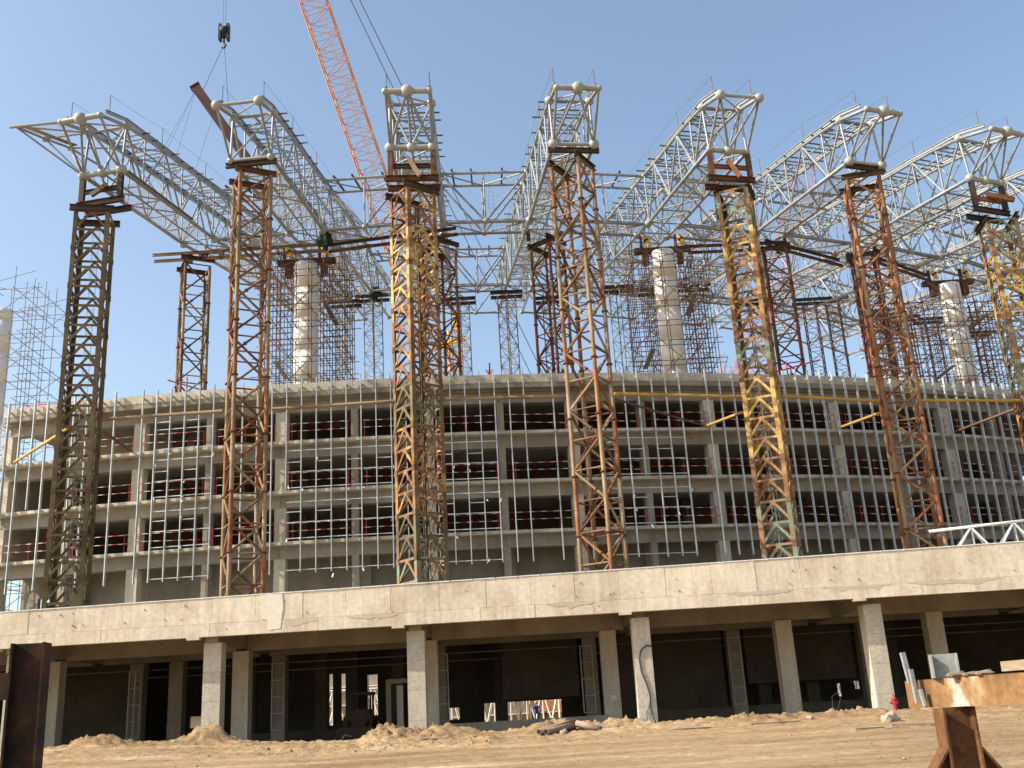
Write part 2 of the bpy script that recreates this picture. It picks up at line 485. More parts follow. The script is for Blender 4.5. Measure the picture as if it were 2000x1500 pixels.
# ------------------------------------------------------------------ podium
FY = lambda x: 50.4 - .02 * x               # front line of the podium fascia
ZT = lambda x: 7.68 + (x + 25) * .0095      # top of the fascia
POD = thing('podium', 'long pale raw concrete podium with heavy fascia on square columns', 'podium', (0, 52, 0))
def slanted(name, x0, x1, yo0, yo1, z0, z1a, z1b, mat, parent):
    mb = MB()
    mb.add([(x0, FY(x0) + yo0, z0), (x1, FY(x1) + yo0, z0), (x1, FY(x1) + yo1, z0), (x0, FY(x0) + yo1, z0),
            (x0, FY(x0) + yo0, z1a), (x1, FY(x1) + yo0, z1b), (x1, FY(x1) + yo1, z1b), (x0, FY(x0) + yo1, z1a)], BOXF)
    return mb.build(name, mat, parent)
x = -46.0
edges = []
while x < 52:
    edges.append(x); x += random.uniform(2.05, 2.35)
for i in range(len(edges) - 1):
    a, b = edges[i] + .006, edges[i + 1] - .006
    jit = random.uniform(-.008, .008)
    lo = slanted('fascia_panel', a, b, .02 + jit, .42, 6.56, ZT(a), ZT(b), 'fascia', POD)
x = -46.7
low = []
while x < 52:
    low.append(x); x += random.uniform(2.4, 2.9)
for i in range(len(low) - 1):
    a, b = low[i] + .005, low[i + 1] - .005
    slanted('fascia_band', a, b, .0 + random.uniform(-.006, .006), .42, 5.95, 6.548, 6.548, 'fascia', POD)
i = -46.0
while i < 51:
    slanted('edge_strip', i, i + 1.04, -.01, .30, ZT(i) + .004, ZT(i) + .045, ZT(i + 1.04) + .045, 'film', POD)
    i += 1.09
# backing behind the joints, deck and soffit
slanted('fascia_backing', -46, 51.5, .43, .75, 6.0, ZT(-46) - .05, ZT(51.5) - .05, 'dark_shaded_concrete', POD)
MB().box(-46, 52, 51.0, 62.0, 6.45, 7.1).build('deck_slab', 'concrete', POD)
for xx in (-24.9, -15.24, -5.36, 5.51, 16.62, 27.7, 38.4, -34.4):
    boxo('beam_end', xx - 1.05, xx - .45, FY(xx) - .004, FY(xx) + .36, 5.83, 5.948, 'fascia', POD)
    boxo('cross_beam', xx - .3, xx + .3, 51.25, 61.9, 5.72, 6.449, 'concrete', POD)
for yy in (56.7, 61.6):
    last = -45.9
    for xx in (-34.4, -24.9, -15.24, -5.36, 5.51, 16.62, 27.7, 38.4):
        boxo('edge_beam', last, xx - .304, yy, yy + .5, 5.6, 6.449, 'concrete', POD); last = xx + .304
FRONT = [-34.4, -24.9, -15.24, -5.36, 5.51, 16.62, 27.0]
for xx in FRONT:
    for k in range(4):      # pour lifts with a thin joint
        z0 = .2 + k * 1.38; z1 = min(z0 + 1.372, 5.719)
        boxo('column', xx - .43 + .002 * k, xx + .43 - .002 * (3 - k), FY(xx) + .75, FY(xx) + 1.6, z0, z1, 'lit_concrete', POD)
ROW2 = [-25.29, -15.23 + 1.0 - 1.0, -5.2, 4.31, 13.68, 21.71, 33]
for xx in ROW2:
    boxo('inner_column', xx - .43, xx + .43, 56.55, 57.41, .3, 5.598, 'lit_concrete', POD)
ROW3 = [-22.82, -20.51, -14.52, -5.17, 3.61, 12.05, 19.72, 30]
for xx in ROW3:
    boxo('inner_column', xx - .40, xx + .40, 62.2, 63.0, .3, 6.4, 'concrete', POD)
for xx in (-27, -17.5, -13.0, -11.1, -8.2, -1.8, 8.0, 14.6, 17.6, 22.8, 25.5):
    boxo('inner_column', xx - .38, xx + .38, 67.2, 68.0, .3, 6.4, 'dark_shaded_concrete', POD)
# rear wall with the openings that show daylight
HOLES = sorted([(-22.72, -21.77, 1.9, 2.63), (-14.25, -13.15, 1.55, 4.86), (-12.6, -11.73, 1.55, 4.84), (-10.84, -10.15, 1.7, 4.67), (-8.88, -8.5, 2.0, 2.85),
                (-5.41, -4.72, 1.49, 2.24), (-3.08, 2.06, 1.22, 2.41), (12.43, 12.95, 1.5, 2.28), (20.45, 20.72, 1.56, 2.39), (21.61, 21.98, 1.98, 2.49)])
last = -46
for h in HOLES:
    boxo('rear_wall', last, h[0], 72, 72.3, .3, 6.44, 'dark_shaded_concrete', POD)
    boxo('rear_wall', h[0], h[1], 72.003, 72.297, .3, h[2], 'dark_shaded_concrete', POD)
    boxo('rear_wall', h[0], h[1], 72.003, 72.297, h[3], 6.44, 'dark_shaded_concrete', POD)
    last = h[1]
boxo('rear_wall', last, 52, 72, 72.3, .3, 6.44, 'dark_shaded_concrete', POD)
boxo('side_wall', -46.3, -46.003, 52, 72.3, .3, 6.44, 'dark_shaded_concrete', POD)
boxo('side_wall', 52.003, 52.3, 52, 72.3, .3, 6.44, 'dark_shaded_concrete', POD)
boxo('partition_wall', -1.6, 3.0, 65, 65.2, 2.45, 6.4, 'dark_shaded_concrete', POD)
boxo('partition_wall', 5, 12, 66, 66.2, .3, 6.4, 'dark_shaded_concrete', POD)
boxo('partition_wall', 13.4, 20, 66, 66.2, 2.6, 6.4, 'dark_shaded_concrete', POD)
boxo('partition_wall', -32, -23.6, 66, 66.2, .3, 6.4, 'dark_shaded_concrete', POD)
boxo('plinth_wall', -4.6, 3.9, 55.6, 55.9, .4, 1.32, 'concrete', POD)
boxo('plinth_wall', -22, -6, 64.5, 64.8, .4, 1.35, 'dark_shaded_concrete', POD)
boxo('plinth_wall', 6.2, 26, 62.5, 62.8, .4, 1.35, 'dark_shaded_concrete', POD)
MB().box(-46, 52, 62.004, 76, 6.45, 7.1).build('rear_deck', 'dark_shaded_concrete', POD)
for (y, z, r) in ((63.4, 5.3, .035), (66.2, 5.0, .045)):
    tube('service_pipe', (-40, y, z), (45, y, z - .1), r, 'scaffold_grey', POD)
# repair patch and damp stains on the fascia
def plate(name, outline, y, thick, mat, parent):
    n = len(outline)
    mb = MB()
    mb.add([(px, y(px), pz) for px, pz in outline] + [(px, y(px) + thick, pz) for px, pz in outline],
           [tuple(range(n - 1, -1, -1)), tuple(range(n, 2 * n))] + [(k, (k + 1) % n, n + (k + 1) % n, n + k) for k in range(n)])
    return mb.build(name, mat, parent)
def wob(pts, amt=.035, sub=5):
    out = []
    for i, p in enumerate(pts):
        q = pts[(i + 1) % len(pts)]
        for k in range(sub):
            t = k / sub
            out.append((lerp(p[0], q[0], t) + random.uniform(-amt, amt), lerp(p[1], q[1], t) + random.uniform(-amt, amt)))
    return out
plate('repair_patch', wob([(-12.75, 7.77), (-11.68, 7.78), (-11.62, 7.1), (-11.72, 6.65), (-11.75, 6.12), (-12.3, 6.1), (-12.38, 6.55), (-12.66, 6.62), (-12.68, 7.3)]), lambda x: FY(x) - .02, .035, 'plaster', POD)
plate('damp_stain', wob([(-11.6, 6.55), (-10.3, 6.57), (-9.9, 6.42), (-10.5, 6.36), (-10.9, 6.22), (-11.2, 6.20), (-11.6, 6.33)], .02), lambda x: FY(x) - .0105, .012, 'wet', POD)
for (x0, x1) in ((-8.6, -6.0), (1.0, 3.4), (9.6, 12.8), (14.2, 17.6), (18.2, 22.8)):
    n = 26
    f = lambda x, k: noise.fractal(Vector((x * 1.1, k, 5)), .7, 2.1, 5)
    top = [(lerp(x0, x1, t / n), 6.535 - .03 * abs(f(lerp(x0, x1, t / n), 2))) for t in range(n + 1)]
    bot = []
    for t in range(n + 1):
        xx = lerp(x1, x0, t / n); e = min(1, 5 * min(t / n, 1 - t / n))
        bot.append((xx, 6.52 - e * (.10 + .22 * abs(f(xx, 7)))))
    plate('damp_stain', top + bot, lambda x: FY(x) - .0105, .012, 'wet', POD)
th = MB()
for q in range(40):      # tie-rod holes left by the formwork
    hx = random.uniform(-24, 24); hz = random.choice((6.82, 7.45, 6.3, 6.85, 7.4)) + random.uniform(-.04, .04)
    th.tube((hx, FY(hx) - .014, hz), (hx, FY(hx) + .05, hz), random.uniform(.018, .034), 7)
for xx in FRONT[1:]:
    for k in range(5):
        hx = xx + random.uniform(-.05, .05); th.tube((hx, FY(xx) + .744, 1.3 + k * .85), (hx, FY(xx) + .8, 1.3 + k * .85), .024, 7)
th.build('tie_holes', 'dark_shaded_concrete', POD, kind='stuff')

# ladder-like steel stud frames on the inner columns
for (xx, yy, lab) in ((-22.82, 62.1, 'pale steel stud frame on the dark column nearest the black steel post'), (-14.52, 62.1, 'pale steel stud frame on the inner column beside the tall bright openings'),
                      (-5.0, 62.1, 'pale steel stud frame just behind the column with the earth mound'), (3.4, 62.1, 'pale steel stud frame right of the low wide daylight opening'),
                      (12.0, 62.1, 'pale steel stud frame deep behind the column with the hanging hose')):
    t = thing('stud_frame', lab, 'frame', (xx, yy, 1.5), 'stud frames on inner columns')
    z0, z1 = 1.45, 5.2
    for s in ((-.34, 0, .34) if xx < -20 else (-.34, .34)):
        boxo('stud', xx + s - .03, xx + s + .03, yy - .08, yy, z0, z1, 'stud', t)
    for k in range(5):
        zz = lerp(z0, z1 - .06, k / 4)
        boxo('rung', xx - .31, xx + .31, yy - .074, yy - .006, zz, zz + .05, 'stud', t)
# white door portal
t = thing('door_portal', 'pale door frame standing inside beside the earth mound column', 'door frame', (-7.3, 60, .8))
boxo('jamb', -8.0, -7.72, 60, 60.3, .75, 3.6, 'concrete', t); boxo('jamb', -7.45, -7.1, 60.4, 60.6, .75, 3.5, 'plaster', t)
boxo('lintel', -8.0, -6.0, 60, 60.3, 3.603, 3.85, 'concrete', t)
# wheel loader in the dark
t = thing('wheel_loader', 'dark wheel loader parked inside before the tall openings', 'loader', (-9.7, 62, .75))
mb = MB(); mb.box(-10.6, -8.95, 61.2, 63.6, 1.35, 2.0); mb.box(-10.5, -9.1, 61.3, 62.2, 2.0, 2.35); mb.build('body', 'loader_body', t)
mb = MB()
for px, py in ((-10.35, 62.25), (-9.2, 62.25), (-10.35, 63.3), (-9.2, 63.3)): mb.box(px - .05, px + .05, py - .05, py + .05, 2.0, 3.15)
cp = mb.build('cab', 'loader_body', t); ORIGIN[cp.name] = ORIGIN[t.name]
mb = MB(); mb.box(-10.5, -9.05, 62.1, 63.45, 3.15, 3.3); mb.build('cab_roof', 'loader_body', cp)
for px in (-10.6, -8.95):
    for py in (61.7, 63.2): tube('wheel', (px - .15, py, 1.3), (px + .15, py, 1.3), .52, 'rubber', t)
for px in (-10.3, -9.25): bar('lift_arm', (px, 61.6, 2.0), (px, 60.4, 1.2), .12, .2, 'loader_body', t)
mb = MB(); mb.box(-10.8, -8.75, 60.0, 60.4, .85, 1.4); mb.build('bucket', 'loader_body', t)

# white trusses and a wall lying in the sunlit field behind the openings
t = thing('stored_truss', 'white tube truss lying in sunlight, seen through the tall openings', 'truss', (-14, 92, .75), 'trusses stored on the field')
def lying_truss(t, xa, xb, y, z0, h, n, r=.09, mat='scaffold_white'):
    for zz in (z0, z0 + h):
        for dy in (0, 2.2): tube('chord', (xa, y + dy, zz), (xb, y + dy, zz), r, mat, t)
    mb = MB()
    for dy in (0, 2.2):
        for k in range(n):
            a, b = lerp(xa, xb, k / n), lerp(xa, xb, (k + .5) / n); c = lerp(xa, xb, (k + 1) / n)
            mb.tube((a, y + dy, z0), (b, y + dy, z0 + h), r * .7); mb.tube((b, y + dy, z0 + h), (c, y + dy, z0), r * .7); mb.tube((b, y + dy, z0), (b, y + dy, z0 + h), r * .6)
    mb.build('web', mat, t, kind='stuff')
lying_truss(t, -26, -6, 92, .95, 3.4, 12)
t = thing('stored_truss', 'white tube truss lying in sunlight behind the low wide opening', 'truss', (0, 90, .75), 'trusses stored on the field')
lying_truss(t, -5, 30, 90, .95, 2.6, 26)
far = thing('stand_wall', 'pale concrete stand wall in sunlight beyond the openings', 'wall', (0, 150, .7))
MB().box(-60, 60, 150, 151, .7, 9).build('wall', 'concrete', far)
for k in range(9): boxo('ledge', -60, 60, 149.2 - .3 * 0, 149.998, 1.6 + k * .8, 1.75 + k * .8, 'plaster', far) if k % 3 == 0 else None

# ------------------------------------------------------------------ stadium building (curved, four storeys)
CX, CY, R0 = -11.7, 176.6, 113.8
def pol(adeg, r, z):
    a = radians(adeg)
    return Vector((CX + r * sin(a), CY - r * cos(a), z))
def arc(a0, a1, r0, r1, z0, z1, n):
    mb = MB()
    for k in range(n + 1):
        a = lerp(a0, a1, k / n)
        mb.v += [tuple(pol(a, r1, z0)), tuple(pol(a, r0, z0)), tuple(pol(a, r0, z1)), tuple(pol(a, r1, z1))]
    for k in range(n):
        o = 4 * k
        for j in range(4): mb.f.append((o + j, o + 4 + j, o + 4 + (j + 1) % 4, o + (j + 1) % 4))
    mb.f += [(0, 1, 2, 3), tuple(4 * n + q for q in (3, 2, 1, 0))]
    return mb
BAY = 2.36
A0 = -6.31 - 2 * BAY            # left end of the building
NB = 18
LV = [18.75, 15.58, 12.4]
ST = thing('stadium_building', 'curved four storey raw concrete stadium block behind the steel towers', 'building', tuple(pol(A0 + 9 * BAY, R0 - 5, 7.1)))
AE = A0 + NB * BAY
def pieces(name, r0, r1, z0, z1, mat, gap=.004, i0=0, i1=NB):
    for k in range(i0, i1):
        arc(A0 + k * BAY + gap, A0 + (k + 1) * BAY - gap, r0, r1, z0, z1, 4).build(name, mat, ST)
ENDP = .22
pieces('parapet', R0 - .5, R0, 21.95, 22.5, 'lit_concrete')
arc(A0 - ENDP, AE, R0 - 12, R0 - .504, 21.5, 21.95 + .02, 60).build('roof_slab', 'concrete', ST)
pieces('roof_beam', R0 - 1.35, R0 - .75, 20.8, 21.498, 'concrete')
arc(A0, AE, R0 - .75, R0 - .02, 21.62, 21.947, 60).build('roof_edge', 'concrete', ST)
for z in LV:
    arc(A0 - ENDP, AE, R0 - 12, R0, z - .2, z, 60).build('floor_slab', 'lit_concrete', ST)
    pieces('ring_beam', R0 - 1.25, R0 - .6, z - .98, z - .204, 'concrete')
for k in range(NB + 1):
    a = A0 + k * BAY
    w = .36 if k % 2 == 0 else .22
    major = k % 2 == 0
    for lvl, (z0, z1) in enumerate(((7.1, 11.418), (12.403, 14.598), (15.583, 17.768), (18.753, 20.798))):
        m = Matrix.Translation(pol(a, R0 - .92, z0)) @ Matrix.Rotation(radians(a), 4, 'Z')
        dp = .72 if major else .62
        place('column', unit('box', 'lit_concrete' if major else 'concrete'), m @ Matrix.Diagonal((2 * w, dp, z1 - z0, 1)), ST)
        m2 = Matrix.Translation(pol(a, R0 - 6.5, z0)) @ Matrix.Rotation(radians(a), 4, 'Z')
        if k % 2 == 0 and lvl: place('rear_column', unit('box', 'dark_shaded_concrete'), m2 @ Matrix.Diagonal((.7, .7, z1 + .7 - z0, 1)), ST)
# back walls (the first bay of the top floor is open to the sky behind)
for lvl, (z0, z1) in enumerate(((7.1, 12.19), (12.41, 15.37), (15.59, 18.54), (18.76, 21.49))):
    pieces('back_wall', R0 - 9.3, R0 - 9, z0, z1, 'dark_shaded_concrete', i0=(2 if lvl == 3 else 1 if lvl == 0 else 0))
    a = A0 + (2 * BAY if lvl == 3 else 0)
    if lvl and lvl < 3:
        mm = MB(); p = [pol(a, R0 - 9, 0), pol(a, R0 - .7, 0), pol(a + .12, R0 - .7, 0), pol(a + .12, R0 - 9, 0)]
        mm.add([(q.x, q.y, zz) for zz in (z0, z1) for q in p], BOXF); mm.build('end_wall', 'brick', ST)
pieces('ground_wall', R0 - 3.3, R0 - 3.0, 7.1, 12.19, 'concrete', i0=1)
arc(A0 + .1, A0 + .75, R0 - 3.3, R0 - 3.0, 7.1, 12.19, 2).build('ground_wall', 'concrete', ST)
arc(A0 + 1.35, A0 + BAY - .004, R0 - 3.3, R0 - 3.0, 7.1, 12.19, 3).build('ground_wall', 'concrete', ST)
arc(A0 + .754, A0 + 1.346, R0 - 3.3, R0 - 3.0, 10.4, 12.19, 2).build('ground_wall', 'concrete', ST)
for k in range(1, NB):
    if k % 2 == 1:
        arc(A0 + k * BAY - .02, A0 + k * BAY + .35, R0 - 3.0 + .003, R0 - 2.6, 7.1, 12.19, 2).build('pilaster', 'concrete', ST)
arc(A0 + BAY, AE, R0 - 2.995, R0 - 2.9, 9.55, 9.62, 60).build('pour_joint', 'dark_shaded_concrete', ST)

# guard rails on the open floors, one per bay
ORD = ['first', 'second', 'third', 'fourth', 'fifth', 'sixth', 'seventh', 'eighth', 'ninth', 'tenth', 'eleventh', 'twelfth', 'thirteenth', 'fourteenth', 'fifteenth', 'sixteenth', 'seventeenth', 'eighteenth']
FLN = {18.75: 'top open floor', 15.58: 'middle open floor', 12.4: 'lowest open floor'}
for z in LV:
    for k in range(0, 16):
        if (z, k) in ((18.75, 0), (15.58, 0)): continue
        a0, a1 = A0 + k * BAY + .22, A0 + (k + 1) * BAY - .22
        t = thing('guard_rail', 'red and white guard rail, %s, %s bay from the left end' % (FLN[z], ORD[k]), 'railing', tuple(pol((a0 + a1) / 2, R0 - .32, z)), 'guard rails on the open floors')
        sag = random.choice((0, 0, 0, -.06, -.16))
        for hz in (1.15, .68):
            zz = z + hz + random.uniform(-.03, .03)
            tube('rail', pol(a0 - .1, R0 - .32, zz), pol(a1 + .1, R0 - .32, zz + (sag if hz < 1 else sag * .3)), .022, 'rail_stripes', t)
        n = 2 if k % 3 else 3
        for q in range(n):
            a = lerp(a0 + .05, a1 - .05, (q + random.uniform(0, .1)) / (n - 1))
            tube('post', pol(a, R0 - .36, z + .004), pol(a, R0 - .36, z + 1.2), .022, 'red_paint', t)

# galvanised facade framing
FR = thing('facade_frame', 'galvanised vertical facade mullions with part of the cross bars fixed', 'facade framing', tuple(pol(8, R0 + .3, 10)))
mst = BAY / 5
nm = int((33.5 - (A0 - .2)) / mst)
bk = MB()
BAYS = [(-6.0, -3.3), (-1.55, 2.4), (3.1, 5.3), (8.5, 11.5)]
for k in range(nm + 1):
    a = A0 + .28 + k * mst
    if k in (9, 37, 48): continue
    zb = 10.42 + random.uniform(-.06, .05); zt = 22.72 + random.uniform(-.05, .14)
    if k in (2, 20, 44): zb = 15.6
    m = Matrix.Translation(pol(a, R0 + .27, zb)) @ Matrix.Rotation(radians(a), 4, 'Z')
    place('mullion', unit('box', 'galv'), m @ Matrix.Diagonal((.056, .19, zt - zb, 1)), FR)
    for z in (22.2, 18.62, 15.46, 12.28):
        if z < zb: continue
        mm = Matrix.Translation(pol(a, R0 + .09, z - .06)) @ Matrix.Rotation(radians(a), 4, 'Z') @ Matrix.Diagonal((.11, .165, .12, 1))
        bk.add([mm @ Vector(q) for q in ((-.5, -.5, 0), (.5, -.5, 0), (.5, .5, 0), (-.5, .5, 0), (-.5, -.5, 1), (.5, -.5, 1), (.5, .5, 1), (-.5, .5, 1))], BOXF)
bk.build('brackets', 'galv', FR, kind='stuff')
for (ba, bb) in BAYS:
    k0 = math.ceil((ba - (A0 + .28)) / mst); k1 = math.floor((bb - (A0 + .28)) / mst)
    a0, a1 = A0 + .28 + k0 * mst, A0 + .28 + k1 * mst
    rows = [18.02, 16.66, 15.66, 14.76, 13.5, 12.52, 10.6]
    if ba < -5: rows += [20.0, 18.72]
    for z in rows:
        for k in range(k0, k1):
            aa = A0 + .28 + k * mst
            bar('transom', pol(aa + .017, R0 + .25, z), pol(aa + mst - .017, R0 + .25, z), .05, .05, 'galv', FR)
    for z in ([20.5] if ba < -5 else []) + [17.28, 14.15]:
        for k in range(k0, k1, 2):
            aa = A0 + .28 + k * mst
            bar('transom', pol(aa + .017, R0 + .25, z), pol(aa + mst - .017, R0 + .25, z), .05, .05, 'galv', FR)
    fm = MB()
    for q in range(14):
        k = random.randint(k0, k1); a = A0 + .28 + k * mst; z = random.choice(rows) + random.uniform(-.5, .1)
        p = pol(a + random.uniform(-.03, .05), R0 + .33, z); w, h = random.uniform(.03, .10), random.uniform(.06, .28)
        s = random.uniform(-.1, .1)
        fm.add([p, p + V(w, 0, .03), p + V(w + s, -.06, -h), p + V(s, -.05, -h * .8)], [(0, 1, 2, 3)])
    fm.build('film_scraps', 'film', FR, kind='stuff')

# ------------------------------------------------------------------ roof trusses
BOT = ([0, 8.1, 14, 17.2, 25, 35, 46], [33.0, 34.32, 35.2, 35.85, 37.4, 39.3, 41.0])
TOP = ([-2.8, .2, 2.75, 5.45, 8.2, 11, 14, 17.2, 25, 35, 46], [34.9, 36.05, 36.72, 37.33, 37.85, 38.45, 39.12, 39.85, 41.4, 43.0, 44.2])
TR = {  # number: bottom eave points left, right, heading dX/dY, balls on nose, balls on bottom row
    1: ((-24.39, 53.64), (-21.99, 53.17), .09, 3, 3), 2: ((-15.55, 52.87), (-13.13, 52.65), .02, 2, 2),
    3: ((-6.23, 52.45), (-3.79, 52.62), -.04, 3, 3), 4: ((3.19, 53.01), (5.57, 53.35), -.09, 3, 2),
    5: ((12.53, 54.69), (14.90, 55.25), -.138, 2, 3), 6: ((21.61, 57.09), (23.85, 57.85), -.18, 3, 2),
    7: ((30.36, 60.22), (32.70, 61.17), -.205, 3, 3), 8: ((38.85, 63.85), (41.15, 64.95), -.235, 2, 2),
    9: ((46.9, 68.3), (49.1, 69.5), -.265, 2, 2), 10: ((54.6, 73.4), (56.7, 74.8), -.295, 2, 2)}
TLAB = {1: 'leftmost white tube roof truss, with a spare wing and no neighbour beyond it', 2: 'white roof truss whose end hangs beside the lifted red beam',
        3: 'white roof truss ending above the tower with the bright yellow upper part', 4: 'white roof truss right of centre above the slim rusty tube tower',
        5: 'white roof truss above the tower with yellow, green and rusty sections', 6: 'white roof truss resting on the tall orange tube tower',
        7: 'white roof truss above the rightmost yellow and green tower', 8: 'white roof truss above the right white column, cut by the frame edge',
        9: 'white roof truss showing only its inner half behind the right white column', 10: 'farthest white roof truss glimpsed at the right edge behind the others'}
def tp(i, side, s, z):
    L, R, d, _, _ = TR[i]
    p = L if side == 0 else R if side == 1 else ((L[0] + R[0]) / 2, (L[1] + R[1]) / 2)
    return Vector((p[0] + d * s, p[1] + s, z))
def zb(s): return interp(s, *BOT)
def zt(s): return interp(s, *TOP)
NEAR = 17.5
for i, (L, R, d, nose, bots) in TR.items():
    t = thing('roof_truss', TLAB[i], 'truss', tuple(tp(i, 2, 0, 33)), 'roof trusses on the towers')
    ws, ns = 'white_steel', 'node_steel'
    inner = MB()
    def web(name, a, b, r, s, inner=inner, t=t):
        if s <= NEAR: tube(name, a, b, r, 'white_steel', t)
        else: inner.tube(a, b, r)
    # chords
    for side in (0, 1):
        MB().path([tp(i, side, s, zb(s)) for s in BOT[0]], .125, 10).build('bottom_chord', ws, t, smooth=True)
        MB().path([tp(i, side, s, zt(s)) for s in TOP[0]], .11, 10).build('top_chord', ws, t, smooth=True)
        rl = MB()
        rp = [tp(i, side, s, zt(s) + .36 + (.12 if s < 1 else 0)) for s in [-2.2] + TOP[0][1:]]
        for a, b in zip(rp, rp[1:]):
            rl.bar(a, b, .16, .035, (0, 0, 1)); rl.bar(a - V(0, 0, .1), b - V(0, 0, .1), .02, .17, (0, 0, 1)); rl.bar(a - V(0, 0, .2), b - V(0, 0, .2), .14, .03, (0, 0, 1))
        rl.build('roof_rail', 'rail_steel', t)
    for zf, dz in ((zb, .0), (zt, .0)):
        MB().path([tp(i, 2, q, zf(q)) for q in (BOT[0] if zf is zb else TOP[0][1:])], .06, 8).build('middle_chord', ws, t, smooth=True)
    # end rows
    for row, (s, z, n) in (('nose', (-2.8, 34.9, nose)), ('foot', (0, 33.0, bots))):
        a, b = tp(i, 0, s, z), tp(i, 1, s, z); c = (a + b) / 2
        thick = n == 3
        tube('end_beam', a, b, .165 if thick else .10, ns, t)
        if row == 'nose': sizes = ((a, .19), (c, .36), (b, .19)) if thick else ((a, .29), (b, .29))
        elif bots == 3 and i == 5: sizes = ((a, .19), (c, .32), (b, .19))
        elif thick: sizes = ((a, .32), (c, .30), (b, .32))
        else: sizes = ((a, .31 if i in (4, 6) else .2), (b, .31 if i in (4, 6) else .24))
        for p, r in sizes: ball('node_ball', p, r, ns, t)
    ka, kb = tp(i, 0, .3, zt(.3)), tp(i, 1, .3, zt(.3))
    tube('knee_beam', ka, kb, .08, ws, t)
    for p in (ka, kb): ball('node_ball', p, .28, ns, t)
    # fan of tubes between nose, knee and foot
    f0, f1, n0, n1 = tp(i, 0, 0, 33), tp(i, 1, 0, 33), tp(i, 0, -2.8, 34.9), tp(i, 1, -2.8, 34.9)
    fc, nc = (f0 + f1) / 2, (n0 + n1) / 2
    for a, b in ((f0, n0), (f1, n1), (f0, ka), (f1, kb)): tube('end_strut', a, b, .075, ws, t)
    if nose == 3:
        for q in ((f0, f1) if bots == 2 else (f0, fc, f1)): tube('end_strut', q, nc, .072, ws, t)
    elif bots == 3:
        for q in (n0, n1): tube('end_strut', fc, q, .072, ws, t)
    if bots == 3:
        for q in (ka, kb): tube('end_strut', fc, q, .068, ws, t)
    else:
        tube('end_strut', f0, kb, .055, ws, t)
    tube('nose_brace', n0 if i % 2 else n1, kb if i % 2 else ka, .05, ws, t)
    # side webs: fans of three rising from each bottom node
    HP = 2.73
    s = HP
    k = 0
    while s < 45:
        s0, s1, sm = max(s - HP, .2), min(s + HP, 46), min(s + HP, 46)
        for side in (0, 1):
            b = tp(i, side, s, zb(s))
            web('diagonal', b, tp(i, side, s0, zt(s0)), .07, s)
            web('diagonal', b, tp(i, side, s1, zt(s1)), .07, s)
            web('vertical', b, tp(i, side, s, zt(s)), .052, s)
            web('vertical', tp(i, side, sm, zb(sm)), tp(i, side, sm, zt(sm)), .042, s)
        for q in (s, sm):
            web('cross_tube', tp(i, 0, q, zb(q)), tp(i, 1, q, zb(q)), .055, s)
            web('cross_tube', tp(i, 0, q, zt(q)), tp(i, 1, q, zt(q)), .055, s)
        web('bottom_brace', tp(i, k % 2, s, zb(s)), tp(i, 1 - k % 2, s1, zb(s1)), .052, s)
        web('bottom_brace', tp(i, k % 2, s, zb(s)), tp(i, 1 - k % 2, s0, zb(s0)), .052, s)
        web('top_brace', tp(i, 1 - k % 2, s0, zt(s0)), tp(i, k % 2, s, zt(s)), .05, s)
        web('top_brace', tp(i, k % 2, s, zt(s)), tp(i, 1 - k % 2, s1, zt(s1)), .05, s)
        web('sway_brace', tp(i, k % 2, s, zb(s)), tp(i, 1 - k % 2, s, zt(s)), .045, s)
        web('sway_brace', tp(i, 1 - k % 2, sm, zb(sm)), tp(i, k % 2, sm, zt(sm)), .045, s)
        s += 2 * HP; k += 1
    if i == 1:
        bar('walk_plank', tp(1, 1, .6, zb(.6) + .16), tp(1, 1, 10, zb(10) + .16), .34, .06, 'rust_beige', t)
    # dark purlins poking out sideways
    pm = MB(); s = .9; k = 0
    while s < 45:
        a, b = tp(i, 0, s, zt(s) + .13), tp(i, 1, s, zt(s) + .13); u = (b - a).normalized()
        e0, e1 = (.05 + random.uniform(0, .45) * (i in (2, 4, 5, 6)), random.uniform(.0, .75))
        if i in (4, 5): e0, e1 = e1, e0
        if s <= NEAR: bar('purlin', a - u * e0, b + u * e1, .065, .08, 'purlin', t)
        else: pm.bar(a - u * e0, b + u * e1, .06, .07)
        s += 1.365; k += 1
    pm.build('inner_purlins', 'purlin', t, kind='stuff')
    inner.build('inner_web', ws, t, kind='stuff')
    # ring nodes
    for s in (14, 17.2, 35, 37.1, 46):
        for side in (0, 1):
            ball('node_ball', tp(i, side, s, zb(s)), .3 if s < 20 else .22, ns, t)
            ball('node_ball', tp(i, side, s, zt(s)), .19, ns, t)
    # life line posts and rope
    for side in (0, 1):
        prev = None
        rope = MB()
        for s in (-1.8, 5, 12, 20, 29, 38):
            p = tp(i, side, s, zt(s) + .4); q = p + V(.0, 0, 1.15)
            tube('lifeline_post', p, q, .022, 'scaffold', t)
            if prev is not None: rope.path([prev.lerp(q, u) - V(0, 0, .09 * 4 * u * (1 - u)) for u in (0, .25, .5, .75, 1)], .008, 4)
            prev = q
        rope.build('lifeline', 'cable', t)
    for (s0, s1) in ((2.5, 13.5), (17, 30)):
        nt = MB()
        n = 10
        for k in range(n):
            a, b = lerp(s0, s1, k / n), lerp(s0, s1, (k + 1) / n)
            sg = lambda u: -.25 * sin(pi * ((u - s0) / (s1 - s0)))
            nt.add([tp(i, 0, a, zb(a) + .15 + sg(a)), tp(i, 1, a, zb(a) + .15 + sg(a) * .6), tp(i, 1, b, zb(b) + .15 + sg(b) * .6), tp(i, 0, b, zb(b) + .15 + sg(b))], [(0, 1, 2, 3)])
        nt.build('safety_net', 'net', t)
